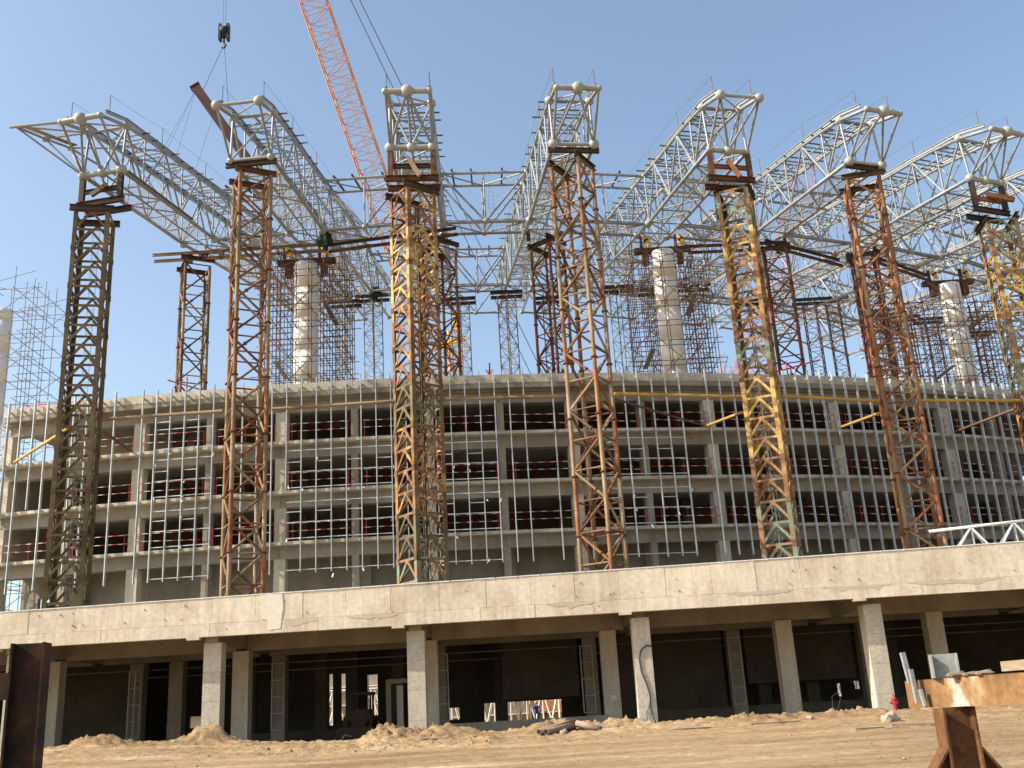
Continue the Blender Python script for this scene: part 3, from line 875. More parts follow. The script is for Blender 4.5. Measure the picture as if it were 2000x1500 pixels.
    if i == 1:      # wing that reaches towards the missing neighbour
        w0, w1, w2, w3 = V(-27.2, 50.8, 34.75), V(-26.8, 53.5, 35.56), V(-26.25, 55.6, 36.15), V(-25.2, 60.4, 36.8)
        tube('wing_beam', w0 - V(.3, 0, .03), n0, .085, ns, t)
        MB().path([w0, w1, w2, w3], .075, 8).build('wing_chord', ws, t, smooth=True)
        for p in (w1, w2): ball('node_ball', p, .2, ns, t)
        for a, b in ((w0, f0), (w1, f0), (w2, f0), (w1, ka), (w2, tp(1, 0, 3.5, zt(3.5))), (w0, ka), (w3, tp(1, 0, 5.25, zb(5.25))), (w2, tp(1, 0, 1.75, zb(1.75)))): tube('wing_brace', a, b, .055, ws, t)
        bar('wing_plank', w0 + V(.4, .4, .2), w2 + V(.3, 0, .15), .35, .05, 'rust_beige', t)
        MB().add([w0 + V(.1, .1, .02), n0, ka, w1], [(0, 1, 2, 3)]).build('wing_net', 'net', t)

# ring trusses between the roof trusses
RN = {14: 'outer', 35: 'middle', 46: 'innermost'}
NAMES = {1: 'first and second', 2: 'second and third', 3: 'third and fourth', 4: 'fourth and fifth', 5: 'fifth and sixth', 6: 'sixth and seventh', 7: 'seventh and eighth', 8: 'eighth and ninth', 9: 'ninth and tenth'}
for i in range(1, 10):
    for s in (14, 35, 46):
        a0 = tp(i, 1, s, zb(s)); t = thing('ring_truss', '%s ring truss joining the %s roof trusses counted from the left' % (RN[s], NAMES[i]), 'truss', tuple(a0), 'ring trusses between the roof trusses')
        pair = (14, 17.2) if s == 14 else (35, 37.1) if s == 35 else (46,)
        mids = []
        for q in pair:
            A, B = tp(i, 1, q, zt(q)), tp(i + 1, 0, q, zt(q)); a, b = tp(i, 1, q, zb(q)), tp(i + 1, 0, q, zb(q))
            mt, mb_ = (A + B) / 2, (a + b) / 2
            tube('top_chord', A, B, .11, 'white_steel', t); tube('bottom_chord', a, b, .11, 'white_steel', t)
            tube('diagonal', A, mb_, .08, 'white_steel', t); tube('diagonal', B, mb_, .08, 'white_steel', t)
            tube('vertical', mt, mb_, .06, 'white_steel', t)
            ball('node_ball', mb_, .21, 'node_steel', t)
            mids.append((A, B, a, b, mt, mb_))
        if len(pair) == 2:
            f, g = mids
            for p, q in ((f[0], g[4]), (f[1], g[4]), (f[2], g[5]), (f[3], g[5])): tube('lacing', p, q, .055, 'white_steel', t)
            tube('lacing', f[4], g[4], .05, 'white_steel', t); tube('lacing', f[5], g[5], .05, 'white_steel', t)
            for u in (.14, .36, .72):
                p = f[0].lerp(f[1], u) + V(0, -.3, .15); q = g[0].lerp(g[1], u + .02) + V(0, .1, .15)
                bar('purlin', p, q, .12, .12, 'dark_steel', t)
            mb = MB()      # access ladder at the mid post
            for sx in (-.17, .17): mb.tube(f[4] + V(.45 + sx, -.1, .1), f[5] + V(.45 + sx, -.1, .1), .012, 4)
            for k in range(12): mb.tube(f[4].lerp(f[5], k / 12) + V(.28, -.1, 0), f[4].lerp(f[5], k / 12) + V(.62, -.1, 0), .01, 4)
            mb.build('ladder', 'scaffold_grey', t)
            bar('walk_plank', f[2] + V(.3, .5, .25), f[3] + V(-.3, .5, .25), .5, .05, 'rust_brown', t)
            nt = MB(); nt.add([f[2] + V(0, 0, .05), f[3] + V(0, 0, .05), g[3] + V(0, 0, .05), g[2] + V(0, 0, .05)], [(0, 1, 2, 3)]); nt.build('safety_net', 'net', t)

# ------------------------------------------------------------------ temporary towers under the eave
def corner(c, w, th, k):
    """k: 0 left, 1 front, 2 right, 3 rear"""
    t = radians(th)
    F = V(c[0] - .5 * w * (sin(t) - cos(t)), c[1] - .5 * w * (cos(t) + sin(t)), 0)
    off = {0: V(-w * cos(t), w * sin(t), 0), 1: V(0, 0, 0), 2: V(w * sin(t), w * cos(t), 0), 3: V(w * sin(t) - w * cos(t), w * sin(t) + w * cos(t), 0)}
    return F + off[k]
RING4 = [(0, 1), (1, 2), (2, 3), (3, 0)]
def mast_tower(t, c, w, th, z0, z1, colour, kind, ph=1.15):
    """angle-iron mast with K bracing"""
    cs = [corner(c, w, th, k) for k in range(4)]
    cen = sum(cs, V(0, 0, 0)) / 4
    n = round((z1 - z0) / ph); ph = (z1 - z0) / n
    sec = 2
    base_colour = colour
    colour = lambda z: base_colour(z0 + (int((z - z0) / (ph * sec)) + .5) * ph * sec)
    for p in cs:
        u = (cen - p); a = math.atan2(u.y, u.x) - pi / 4
        for k in range(0, n, sec):
            za, zc = z0 + k * ph, z0 + min(k + sec, n) * ph
            m = Matrix.Translation((p.x, p.y, za)) @ Matrix.Rotation(a, 4, 'Z')
            place('leg', unit('L', colour((za + zc) / 2)), m @ Matrix.Diagonal((.24, .24, zc - za - .01, 1)), t)
            m = Matrix.Translation((p.x, p.y, zc - .14)) @ Matrix.Rotation(a, 4, 'Z')
            if k + sec < n: place('splice_plate', unit('box', 'rust_brown'), m @ Matrix.Translation((.1, .1, 0)) @ Matrix.Diagonal((.25, .25, .3, 1)), t)
    rear = {}
    def mbar(name, a, b, w_, h_, m, up, j):
        if j < 2: bar(name, a, b, w_, h_, m, t, up)
        else: rear.setdefault(m, MB()).bar(a, b, w_, h_, up)
    for j, (p, q) in enumerate(RING4):
        P, Q = cs[p], cs[q]; out = ((P + Q) / 2 - cen).normalized()
        P2, Q2 = P.lerp(Q, .05) - out * .05, Q.lerp(P, .05) - out * .05
        for k in range(n):
            za, zc = z0 + k * ph, z0 + (k + 1) * ph
            m = colour((za + zc) / 2)
            up = V(0, 0, 1)
            mbar('horizontal', P2 + V(0, 0, zc), Q2 + V(0, 0, zc), .05, .13, m, (0, 0, 1), j)
            if kind == 'K':
                mid = (P2 + Q2) / 2
                mbar('brace', mid + V(0, 0, zc - .04), P2 + V(0, 0, za + .06), .045, .135, m, out.cross(V(0, 0, 1)), j)
                mbar('brace', mid + V(0, 0, zc - .04), Q2 + V(0, 0, za + .06), .045, .135, m, out.cross(V(0, 0, 1)), j)
                if j < 2: bar('gusset', mid - (Q - P).normalized() * .15 + V(0, 0, zc - .09) + out * .022, mid + (Q - P).normalized() * .15 + V(0, 0, zc - .09) + out * .022, .012, .24, m, t)
            else:
                a, b = (P2, Q2) if (k + j) % 2 == 0 else (Q2, P2)
                mbar('brace', a + V(0, 0, za + .05), b + V(0, 0, zc - .05), .03, .085, m, out.cross(V(0, 0, 1)), j)
    for m, mb in rear.items(): mb.build('rear_bracing', m, t, kind='stuff')
    return cs
def tube_tower(t, c, w, th, z0, z1, leg_mats, brace_mats, ph=1.62, r=.118, join=3.2):
    cs = [corner(c, w, th, k) for k in range(4)]
    n = round((z1 - z0) / ph); ph = (z1 - z0) / n
    for ci, p in enumerate(cs):
        z = z0; k = 0
        while z < z1 - .05:
            ze = min(z + join, z1)
            tube('leg', p + V(0, 0, z), p + V(0, 0, ze), r, leg_mats[(k + ci) % len(leg_mats)], t)
            if ze < z1 - .1: tube('flange', p + V(0, 0, ze - .045), p + V(0, 0, ze + .045), r * 1.55, 'rust_dark', t)
            z = ze; k += 1
    for j, (p, q) in enumerate(RING4):
        P, Q = cs[p], cs[q]
        for k in range(n):
            za, zc = z0 + k * ph, z0 + (k + 1) * ph
            m = brace_mats[(k + j) % len(brace_mats)]
            a, b = (P, Q) if (k + j) % 2 == 0 else (Q, P)
            A, B = a + V(0, 0, za), b + V(0, 0, zc)
            tube('brace', A, B, r * .6, m, t)
            tube('horizontal', P + V(0, 0, zc), Q + V(0, 0, zc), r * .42, m, t)
            if j < 2 and k % 2: tube('coupler', A.lerp(B, .28), A.lerp(B, .31), r * .95, 'rust_dark', t)
    return cs
def H(name, a, b, size, mat, t, w=None, up=(0, 0, 1)):
    return bar(name, a, b, w or size, size, mat, t, up, 'H')

def by_z(stops):
    def f(z):
        for zz, m in stops:
            if z < zz: return m
        return stops[-1][1]
    return f
TW = {1: dict(c=(-23.85, 54.4), w=1.95, th=78, top=30.6, k='K', col=by_z([(9, 'mast_olive'), (40, 'mast_olive')]), lab='leftmost dark olive steel mast tower under the winged truss'),
      3: dict(c=(-5.15, 53.8), w=1.95, th=52, top=30.5, k='K', col=by_z([(9.4, 'mast_green'), (11.7, 'mast_olive'), (16.3, 'mast_rust'), (18.6, 'mast_olive'), (23.2, 'mast_rust'), (27.8, 'mast_yellow'), (40, 'mast_rust')]), lab='rusty mast tower at centre with a bright yellow upper section'),
      5: dict(c=(14.05, 56.2), w=1.88, th=23, top=30.6, k='K', col=by_z([(11.7, 'mast_green'), (14.0, 'mast_rust'), (18.7, 'mast_yellow'), (20.9, 'mast_green'), (25.4, 'mast_rust'), (27.7, 'mast_yellow'), (28.2, 'mast_rust'), (40, 'mast_green')]), lab='mast tower patched in yellow, pale green and rust sections'),
      7: dict(c=(32.3, 61.9), w=1.95, th=8, top=30.3, k='K', col=by_z([(14, 'mast_green'), (18, 'mast_rust'), (24.5, 'mast_green'), (29, 'mast_yellow'), (40, 'mast_green')]), lab='rightmost yellow and green mast tower cut by the frame')}
for i, q in TW.items():
    t = thing('support_tower', q['lab'], 'tower', (q['c'][0], q['c'][1], 7.1), 'temporary towers under the truss ends')
    cs = mast_tower(t, q['c'], q['w'], q['th'], 7.1, q['top'], q['col'], q['k'])
    zt_ = q['top']
    L, Rr = tp(i, 0, 0, 33), tp(i, 1, 0, 33)
    # cap beams along two faces, overhanging, then a pair under the risers
    for (a, b) in ((1, 2), (0, 3)):
        A, B = cs[a], cs[b]; u = (B - A).normalized()
        H('cap_beam', A - u * .25 + V(0, 0, zt_ + .17), B + u * .25 + V(0, 0, zt_ + .17), .34, 'dark_steel', t, .26)
    rr = (Rr - L).normalized()
    zc = zt_ + .34
    for off in (.0, 1.15):
        A, B = L - rr * .3 + V(0, off, 0), Rr + rr * .3 + V(0, off, 0); A.z = B.z = zc + .17
        H('cap_beam', A, B, .32, 'rust_dark' if i in (3, 5) else 'dark_steel', t, .26)
    for p in (L, Rr):
        H('riser', V(p.x, p.y, zc + .34), V(p.x, p.y, 32.78), .30, 'dark_steel' if i in (1, 7) else 'rust_dark', t, .28, (0, 1, 0))
    H('riser_tie', V(L.x, L.y, zc + .95) + rr * .16, V(Rr.x, Rr.y, zc + .95) - rr * .16, .24, 'dark_steel' if i in (1, 3) else 'rust_orange', t, .2)
    mid = (L + Rr) / 2; mid.z = zc + .9
    if i == 7: bar('loose_beam', mid + V(-.2, -.2, .35), mid + V(1.5, -.15, -.1), .26, .3, 'rust_orange', t)
    else: bar('loose_beam', mid + V(-.5 if i == 1 else -.15, -.15, -.35 if i == 1 else .45), mid + V(.45, -.25, .25 if i == 1 else -.75), .2, .26, {1: 'mast_olive', 3: 'rust_beige', 5: 'rust_orange'}[i], t)
    if i in (1, 3, 5):      # inner ladder
        mb = MB(); cx, cy = q['c']
        for dx in (-.18, .18): mb.tube((cx + dx, cy + .3, 8), (cx + dx, cy + .3, 30), .014, 4)
        for k in range(60): mb.tube((cx - .18, cy + .3, 8 + k * .36), (cx + .18, cy + .3, 8 + k * .36), .011, 4)
        mb.build('ladder', 'scaffold_grey', t)
TT = {2: dict(c=(-14.55, 54.0), w=1.75, th=63, top=32.3, leg=['rust_beige', 'rust_beige', 'rust_orange'], br=['rust_orange', 'rust_brown', 'rust_beige'], lab='rusty tube tower left of centre carrying the truss beside the red beam'),
      4: dict(c=(4.27, 54.5), w=1.77, th=32, top=32.2, leg=['rust_beige', 'rust_orange', 'rust_beige'], br=['rust_beige', 'rust_orange', 'rust_brown'], lab='slim rusty tube tower right of centre with beige and orange legs'),
      6: dict(c=(22.75, 58.8), w=1.9, th=12, top=32.3, leg=['rust_orange', 'rust_beige', 'rust_orange', 'rust_orange'], br=['rust_orange', 'rust_beige', 'rust_orange'], lab='tall orange tube tower second from the right edge')}
for i, q in TT.items():
    t = thing('support_tower', q['lab'], 'tower', (q['c'][0], q['c'][1], 7.1), 'temporary towers under the truss ends')
    cs = tube_tower(t, q['c'], q['w'], q['th'], 7.1, q['top'], q['leg'], q['br'])
    z = q['top']
    for (a, b) in (((1, 2), (0, 3)) if i != 6 else ((0, 1), (3, 2))):
        A, B = cs[a], cs[b]; u = (B - A).normalized()
        H('cap_beam', A - u * .3 + V(0, 0, z + .15), B + u * .35 + V(0, 0, z + .15), .3, 'dark_steel' if i != 2 else 'rust_brown', t, .24)
    L, Rr = tp(i, 0, .1, z + .3), tp(i, 1, .1, z + .3); u = (Rr - L).normalized()
    L.z = Rr.z = z + .44
    H('cap_beam', L - u * .3, Rr + u * .3, .28, 'dark_steel', t, .24)
    for k, p in enumerate((L, Rr)): boxo('pad', p.x - .13, p.x + .13, p.y - .13, p.y + .13, z + .582, 32.86, 'rust_orange' if i == 6 else 'dark_steel', t)

# ties between the towers and struts back to the building
def pipe(name, a, b, r, mat, lab, cat, group):
    o = tube(name, a, b, r, mat, None); return tag(o, lab, cat, group)
tie = [((-22.79, 54.7, 18.37), (-15.9, 54.1, 18.25), 'leftmost'), ((-13.2, 54.2, 18.24), (-6.4, 53.9, 18.2), 'second'), ((-3.88, 54.0, 18.18), (2.95, 54.6, 18.15), 'third'),
       ((5.6, 54.6, 18.12), (12.9, 56.2, 18.0), 'fourth'), ((15.3, 56.4, 17.97), (21.5, 58.6, 17.96), 'fifth'), ((23.9, 58.9, 17.96), (31.2, 61.6, 18.3), 'sixth')]
for k, (a, b, w) in enumerate(tie):
    pipe('tie_pipe', a, b, .095, 'rust_beige' if k < 3 else 'pipe_yellow', '%s horizontal %s tie pipe between two support towers, counted from the left' % (w, 'tan' if k < 3 else 'yellow'), 'pipe', 'tie pipes between the towers')
st = [((-24.6, 54.6, 17.9), pol(-10.5, R0, 18.85), 'tan strut pipe from the leftmost tower to the building end', 'pipe_yellow'), ((-22.7, 55.2, 17.7), pol(-6.4, R0, 18.85), 'brown strut pipe from the leftmost tower inward to a column', 'rust_brown'),
      ((13.0, 57.0, 17.3), pol(12.3, R0, 18.85), 'yellow strut pipe from the patched mast tower to a column', 'pipe_yellow'), ((5.5, 55, 18.0), pol(12.2, R0, 18.86), 'long thin brown strut from the slim tower to a column', 'rust_brown'),
      ((21.6, 59.3, 17.4), pol(17.2, R0, 18.85), 'yellow strut pipe from the tall orange tower to a column', 'pipe_yellow'), ((31.2, 62.4, 18.0), pol(22.0, R0, 18.85), 'brown strut pipe from the rightmost tower to a column', 'rust_brown')]
for a, b, lab, m in st: pipe('strut_pipe', a, b, .09 if 'long' not in lab else .07, m, lab, 'pipe', 'struts from towers to the building')

# ------------------------------------------------------------------ rear towers on the roof, white columns, scaffolds
RB = {1: (-22.65, 69.2, 62, ['rust_beige', 'rust_brown'], 'rear tube tower on the roof carrying two long projecting beams'), 3: (-4.75, 68.6, 50, ['rust_red', 'rust_beige', 'rust_brown'], 'rear tower with red head behind the yellow topped mast'),
      4: (3.15, 69.2, 40, ['rust_brown', 'rust_red', 'rust_brown'], 'dark red rear tower left behind the slim rusty tube tower'), 6: (20.6, 72.4, 18, ['rust_red', 'rust_brown', 'rust_dark'], 'rear reddish tube tower right behind the patched mast tower'),
      7: (28.0, 74.6, 12, ['rust_dark', 'rust_red', 'rust_dark'], 'dark rear tower seen behind the tall orange tower')}
for i, (cx, cy, th, mats, lab) in RB.items():
    t = thing('rear_tower', lab, 'tower', (cx, cy, 21.97), 'towers on the roof under the ring')
    cs = tube_tower(t, (cx, cy), 1.7, th, 21.975, 33.9, mats[::-1] if i != 3 else ['rust_brown', 'rust_beige', 'rust_brown', 'rust_red'], ['rust_brown', 'rust_dark', mats[0]], 1.7, .105, 3.0)
    for (a, b) in RING4[:2] + [(0, 3)]:
        A, B = cs[a], cs[b]; u = (B - A).normalized()
        H('cap_beam', A - u * .35 + V(0, 0, 34.06), B + u * .35 + V(0, 0, 34.06), .3, 'dark_steel', t, .24) if (a, b) != (1, 2) else H('cap_beam', A - u * .35 + V(0, 0, 34.36), B + u * .35 + V(0, 0, 34.36), .28, 'dark_steel', t, .24)
    for side in (0, 1):
        p = tp(i, side, 15.4, 0); boxo('saddle', p.x - .14, p.x + .14, p.y - .14, p.y + .14, 34.3, 35.0, 'dark_steel', t)
def double_tie(a, b, lab, mats=('dark_steel', 'rust_brown')):
    t = thing('tie_beams', lab, 'beam', a, 'ring tie beams')
    a, b = Vector(a), Vector(b)
    H('beam', a, b, .2, mats[0], t, .16); H('beam', a + V(.2, -.2, -.6), b + V(.1, -.2, -.6), .2, mats[1], t, .16)
double_tie((-25.8, 69.0, 35.1), (-12.9, 68.3, 34.85), 'pair of pale and dark beams sticking out left over the rear tower', ('rust_beige', 'rust_beige'))
double_tie((-12.9, 68.3, 34.75), (-3.4, 68.0, 35.4), 'pair of dark beams from the left white column to the red-headed tower')
double_tie((13.4, 70.6, 34.1), (21.5, 72.0, 34.6), 'pair of dark beams from the middle white column to a rear tower')
double_tie((19.8, 72.0, 34.9), (26.1, 74.5, 34.0), 'pair of dark beams between the two rear towers at right')
double_tie((28.6, 74.5, 34.2), (34.2, 77.8, 33.6), 'pair of dark beams running to the right white column')

def white_column(cx, cy, ztop, lab, jack=True, zbase=21.9):
    t = thing('white_column', lab, 'column', (cx, cy, zbase), 'white columns on the roof')
    n = 28
    zc = zbase; segs = []
    while zc < ztop - .01:
        ze = min(zc + 2.4, ztop); segs.append((zc, ze)); zc = ze
    for a, b in segs:
        MB().tube((cx, cy, a), (cx, cy, b - .003), .86, n).build('drum', 'column_white', t, smooth=False)
        for p in C.objects[-1].data.polygons: p.use_smooth = len(p.vertices) == 4
    if jack:
        bar('cross_head', (cx - 2.1, cy, ztop + .2), (cx + 2.1, cy, ztop + .2), .5, .36, 'dark_steel', t)
        for s in (-1, 1):
            x = cx + s * 1.28
            boxo('bracket', x - .22, x + .22, cy - .3, cy + .3, ztop - .9, ztop + .018, 'rust_dark', t)
            mb = MB(); mb.tube((x + .3, cy - .5, ztop + .4), (x - .05, cy - .5, ztop + 1.15), .17, 10); jk = mb.build('jack', 'jack_yellow', t, smooth=False); ORIGIN[jk.name] = ORIGIN[t.name]
            tube('jack_collar', (x + .12, cy - .5, ztop + .78), (x + .06, cy - .5, ztop + .9), .21, 'black', jk)
            bar('jack_post', (x - .28, cy - .3, ztop + .382), (x - .28, cy - .3, ztop + 1.25), .18, .24, 'dark_steel', t)
    return t
white_column(-14.4, 68.7, 33.5, 'white round column in rusty scaffolding left of centre')
white_column(11.75, 70.7, 33.75, 'white round column in scaffolding right of centre')
white_column(36.0, 78.6, 33.0, 'white round column at far right before the last truss')
white_column(-37.4, 70.5, 32.0, 'white round column cut by the left frame edge', jack=False, zbase=7.1)

def scaffold(name, lab, x0, x1, y0, y1, z0, z1, mat, step=1.15, lift=1.5, hole=None, r=.024, seed=1, open_top=1.0):
    rnd = random.Random(seed)
    t = thing(name, lab, 'scaffold', ((x0 + x1) / 2, (y0 + y1) / 2, z0), 'tube scaffolds round the columns')
    nxs = max(2, round((x1 - x0) / step)); nys = max(2, round((y1 - y0) / step))
    X = [lerp(x0, x1, k / nxs) for k in range(nxs + 1)]; Y = [lerp(y0, y1, k / nys) for k in range(nys + 1)]
    up, le, br = MB(), MB(), MB()
    free = lambda a, b: not (hole and hole[0] < a < hole[1] and hole[2] < b < hole[3])
    for a in X:
        for b in Y:
            if free(a, b): up.tube((a, b, z0), (a, b, z1 + rnd.uniform(-.6, open_top)), r, 5)
    z = z0 + 1.0
    while z < z1:
        for b in Y:
            if hole and hole[2] < b < hole[3]:
                le.tube((X[0] - .3, b, z), (hole[0], b, z), r, 5); le.tube((hole[1], b, z), (X[-1] + .3, b, z), r, 5)
            else: le.tube((X[0] - rnd.uniform(.1, .7), b, z), (X[-1] + rnd.uniform(.1, .7), b, z), r, 5)
        for a in X:
            if hole and hole[0] < a < hole[1]:
                le.tube((a, Y[0] - .2, z + .06), (a, hole[2], z + .06), r, 5); le.tube((a, hole[3], z + .06), (a, Y[-1] + .2, z + .06), r, 5)
            else: le.tube((a, Y[0] - .3, z + .06), (a, Y[-1] + .3, z + .06), r, 5)
        z += lift
    for b in (Y[0] - .05, Y[-1] + .05):
        for k in range(int((z1 - z0) / 5) + 1):
            za, zc = z0 + k * 5, min(z0 + k * 5 + 5.5, z1)
            br.tube((X[0], b, za), (X[-1], b, zc), r, 5); br.tube((X[-1], b, za), (X[0], b, zc), r, 5)
    up.build('uprights', mat, t, kind='stuff'); le.build('ledgers', mat, t, kind='stuff'); br.build('braces', mat, t, kind='stuff')
    return t
for (cx, cy, zt2, lab, sd) in ((-14.4, 68.7, 34.2, 'dense rusty tube scaffold around the left white column', 1), (11.75, 70.7, 33.6, 'open rusty tube scaffold around the middle white column', 2), (36, 78.6, 32, 'rusty tube scaffold around the right white column', 3)):
    t = scaffold('tube_scaffold', lab, cx - 2.6, cx + 2.8, cy - 2.4, cy + 3.0, 21.975, zt2 - .6, 'scaffold', 1.0 if sd == 1 else 1.15, 1.3 if sd == 1 else 1.5, (cx - 1.0, cx + 1.0, cy - 1.0, cy + 1.0), .031, sd)
    for k in range(2):
        z = 25.5 + k * 4.1; s = 1 if k % 2 else -1
        bar('plank', (cx + s * 1.7, cy - 2.0, z), (cx + s * 1.8, cy + 2.4, z), .35, .04, 'scaffold_grey', t)
scaffold('tube_scaffold', 'grey tube scaffold standing free against the sky at the left edge', -41, -33.8, 68, 73.2, 7.1, 33.9, 'scaffold_grey', 1.6, 1.75, (-38.6, -36.3, 69.3, 71.7), .026, 5, 1.8)
t = scaffold('tube_scaffold', 'pale sunlit scaffold tower beside the left end of the building', -36.2, -33.9, 64.2, 66.8, 7.1, 21.6, 'scaffold_white', 1.15, 1.1, None, .03, 6, .3)

scaffold('tube_scaffold', 'rusty tube scaffold block behind the right white column', 40.5, 47.5, 84, 88, 21.975, 33.5, 'scaffold', 1.3, 1.5, None, .03, 9)
scaffold('tube_scaffold', 'rusty tube scaffold block between the right tower and the frame edge', 30.5, 34.0, 79.5, 83, 21.975, 32.0, 'scaffold', 1.2, 1.5, None, .03, 10)
# far tube towers under the middle ring
FT = [(-12.6, 90, 39.4, 'scaffold_grey', 'slim grey far tower left of the yellow topped mast'), (-4.45, 90, 38.6, 'scaffold_grey', 'slim grey far tower just right of the central mast'), (-.05, 90, 39.0, 'rust_beige', 'slim far tower alone in the sky gap at centre'),
      (10.4, 90, 38.9, 'scaffold_grey', 'slim pale far tower left of the middle white column'), (17.6, 90.5, 38.8, 'scaffold', 'slim brown far tower right of the middle white column'),
      (29.9, 96, 38.9, 'rust_dark', 'left one of the slim twin far towers at right'), (32.2, 96, 38.9, 'rust_dark', 'right one of the slim twin far towers at right'), (44.6, 103, 38.7, 'scaffold', 'slim far tower behind the right white column'), (38.5, 100, 38.8, 'scaffold_grey', 'slim grey far tower behind the tall orange tower'), (4.2, 92, 39.0, 'rust_brown', 'slim brown far tower hidden behind the slim rusty tower'),
      (-15.4, 91, 39.4, 'scaffold_grey', 'slim grey far tower close right of the left white column'), (14.0, 91, 38.8, 'scaffold_grey', 'slim far tower hidden behind the middle white column'),
      (41.4, 102, 38.7, 'scaffold', 'slim brown far tower left of the right white column'), (48.6, 106, 38.6, 'scaffold', 'slim brown far tower right of the right white column'), (52.0, 108, 38.6, 'rust_dark', 'slim dark far tower next to the right frame edge'), (24.3, 95, 38.8, 'scaffold', 'slim brown far tower seen through the patched mast tower')]
for (cx, cy, ztop, mat, lab) in FT:
    t = thing('far_tower', lab, 'tower', (cx, cy, .75), 'slim far towers under the middle ring')
    cs = [corner((cx, cy), 1.2, 40 if cx < 20 else 25, k) for k in range(4)]
    for p in cs: tube('leg', p + V(0, 0, .6), p + V(0, 0, ztop), .055, mat, t)
    br = MB()
    z = 16.0; k = 0
    while z < ztop - .5:
        for j, (a, b) in enumerate(RING4):
            A, B = (cs[a], cs[b]) if (k + j) % 2 == 0 else (cs[b], cs[a])
            br.tube(A + V(0, 0, z), B + V(0, 0, z + 1.0), .028, 5); br.tube(A + V(0, 0, z + 1.0), B + V(0, 0, z + 1.0), .025, 5)
        z += 1.0; k += 1
    br.build('bracing', mat, t, kind='stuff')
    for s in (-.6, .6): H('cap_beam', (cx - 1.5, cy + s, ztop + .16), (cx + 1.5, cy + s, ztop + .16), .3, 'dark_steel', t, .2)

# ------------------------------------------------------------------ cranes
def lattice_boom(t, a, b, w, mat, n, side=None, rc=.06, rl=.024):
    a, b = Vector(a), Vector(b); d = (b - a).normalized(); s = Vector(side or (1, 0, 0)); s = (s - d * s.dot(d)).normalized(); u = d.cross(s)
    cs = [s * w / 2 * i + u * w / 2 * j for i, j in ((-1, -1), (1, -1), (1, 1), (-1, 1))]
    for c in cs: tube('chord', a + c, b + c, rc, mat, t)
    mb = MB()
    for k in range(n):
        p, q = a.lerp(b, k / n), a.lerp(b, (k + 1) / n)
        for j in range(4):
            A, B = cs[j], cs[(j + 1) % 4]
            if (k + j) % 2: A, B = B, A
            mb.tube(p + A, q + B, rl, 5); mb.tube(p + A, p + B, rl, 5)
    mb.build('lacing', mat, t, kind='stuff')
    return d, s, u
BT, BF = V(-23.83, 75, 91.2), V(2.84, 110, 1.2)
t = thing('crane', 'orange lattice boom crane leaning left behind the trusses', 'crane', tuple(BF))
lattice_boom(t, BF, BT, 2.45, 'crane_orange', 78, None, .07, .032)
for k in range(9):
    p = BF.lerp(BT, .08 + k * .1)
    d = (BT - BF).normalized()
mb = MB(); mb.box(BF.x - 2.2, BF.x + 2.2, BF.y - 1, BF.y + 5, 1.7, 4.2); mb.build('house', 'crane_orange', t)
for s in (-2.4, 2.4):
    mb = MB(); mb.box(BF.x + s - .5, BF.x + s + .5, BF.y - 3, BF.y + 5, .72, 1.8); mb.build('crawler_track', 'rubber', t)
mast = V(9.6, 114, 20)
for e in (0, 1.5): MB().path([BT + V(.6 + e * .4, 0, -1), mast + V(e, 0, 0)], .04, 5).build('pendant_rope', 'cable', t)
bar('mast', (BF.x, BF.y + 3, 3), mast, .6, .6, 'crane_orange', t)
# walkway strip up the boom
mb = MB(); mb.bar(BF.lerp(BT, .05) + V(.3, .2, 0), BF.lerp(BT, .97) + V(.3, .2, 0), .45, .03, (0, -1, .3)); mb.build('walkway', 'net', t)
hk = thing('hook_block', 'black hook block hanging on ropes above the red beam', 'hook', (-22.03, 72, 55))
mb = MB(); mb.box(-22.45, -22.25, 71.75, 72.25, 55.6, 57.1); mb.box(-21.8, -21.6, 71.75, 72.25, 55.6, 57.1); mb.box(-22.25, -21.8, 71.85, 72.15, 55.9, 56.8); mb.build('cheek_plates', 'black', hk)
tube('sheave', (-22.3, 72, 56.5), (-21.75, 72, 56.5), .42, 'black', hk)
MB().path([(-22.02, 72, 55.9), (-22.02, 72, 55.35), (-21.86, 72, 55.1), (-22.0, 72, 54.85), (-22.2, 72, 54.95)], .08, 8).build('hook', 'black', hk, smooth=True)
for dx in (-.12, .1): tube('hoist_rope', (-22.03 + dx, 72, 57), (-23.6 + dx, 74.8, 91), .018, 'cable', hk)
lb = thing('lifted_beam', 'dark red steel box beam hanging slantwise from the hook', 'beam', (-22.2, 72, 48))
a, b = V(-24.2, 72, 51.3), V(-19.5, 71.6, 43.8)
bar('box_girder', a, b, .62, .72, 'beam_red', lb, (1, 0, .4))
bar('end_plate', a - (b - a).normalized() * .06, a, .74, .84, 'rust_red', lb, (1, 0, .4))
for pq in ((V(-22.1, 72, 54.95), a.lerp(b, .12) + V(0, 0, .35)), (V(-21.98, 72, 54.95), a.lerp(b, .62) + V(.1, 0, .3))): tube('sling', pq[0], pq[1], .022, 'cable', lb)
for k, e in enumerate(((-25.4, 66, 38.5), (-24.2, 64, 39.5), (-24.6, 68, 40.2), (-23.3, 69, 40.5))): tube('guy_line', a + V(.05, 0, -.2) if k < 3 else a.lerp(b, .35), e, .012, 'cable', lb)
t = thing('crane', 'far pale red lattice boom crane half hidden behind the right trusses', 'crane', (31.9, 150, .8))
lattice_boom(t, (31.9, 150, 42), (50.6, 150, 85), 2.6, 'crane_red', 24, None, .045, .022)
lattice_boom(t, (31.9, 150, .8), (33.4, 150, 52), 2.4, 'crane_red', 24, None, .045, .022)
for e in ((27.5, 151, 36), (29, 151, 36)): tube('stay_rope', (33.2, 150, 52), e, .03, 'cable', t)
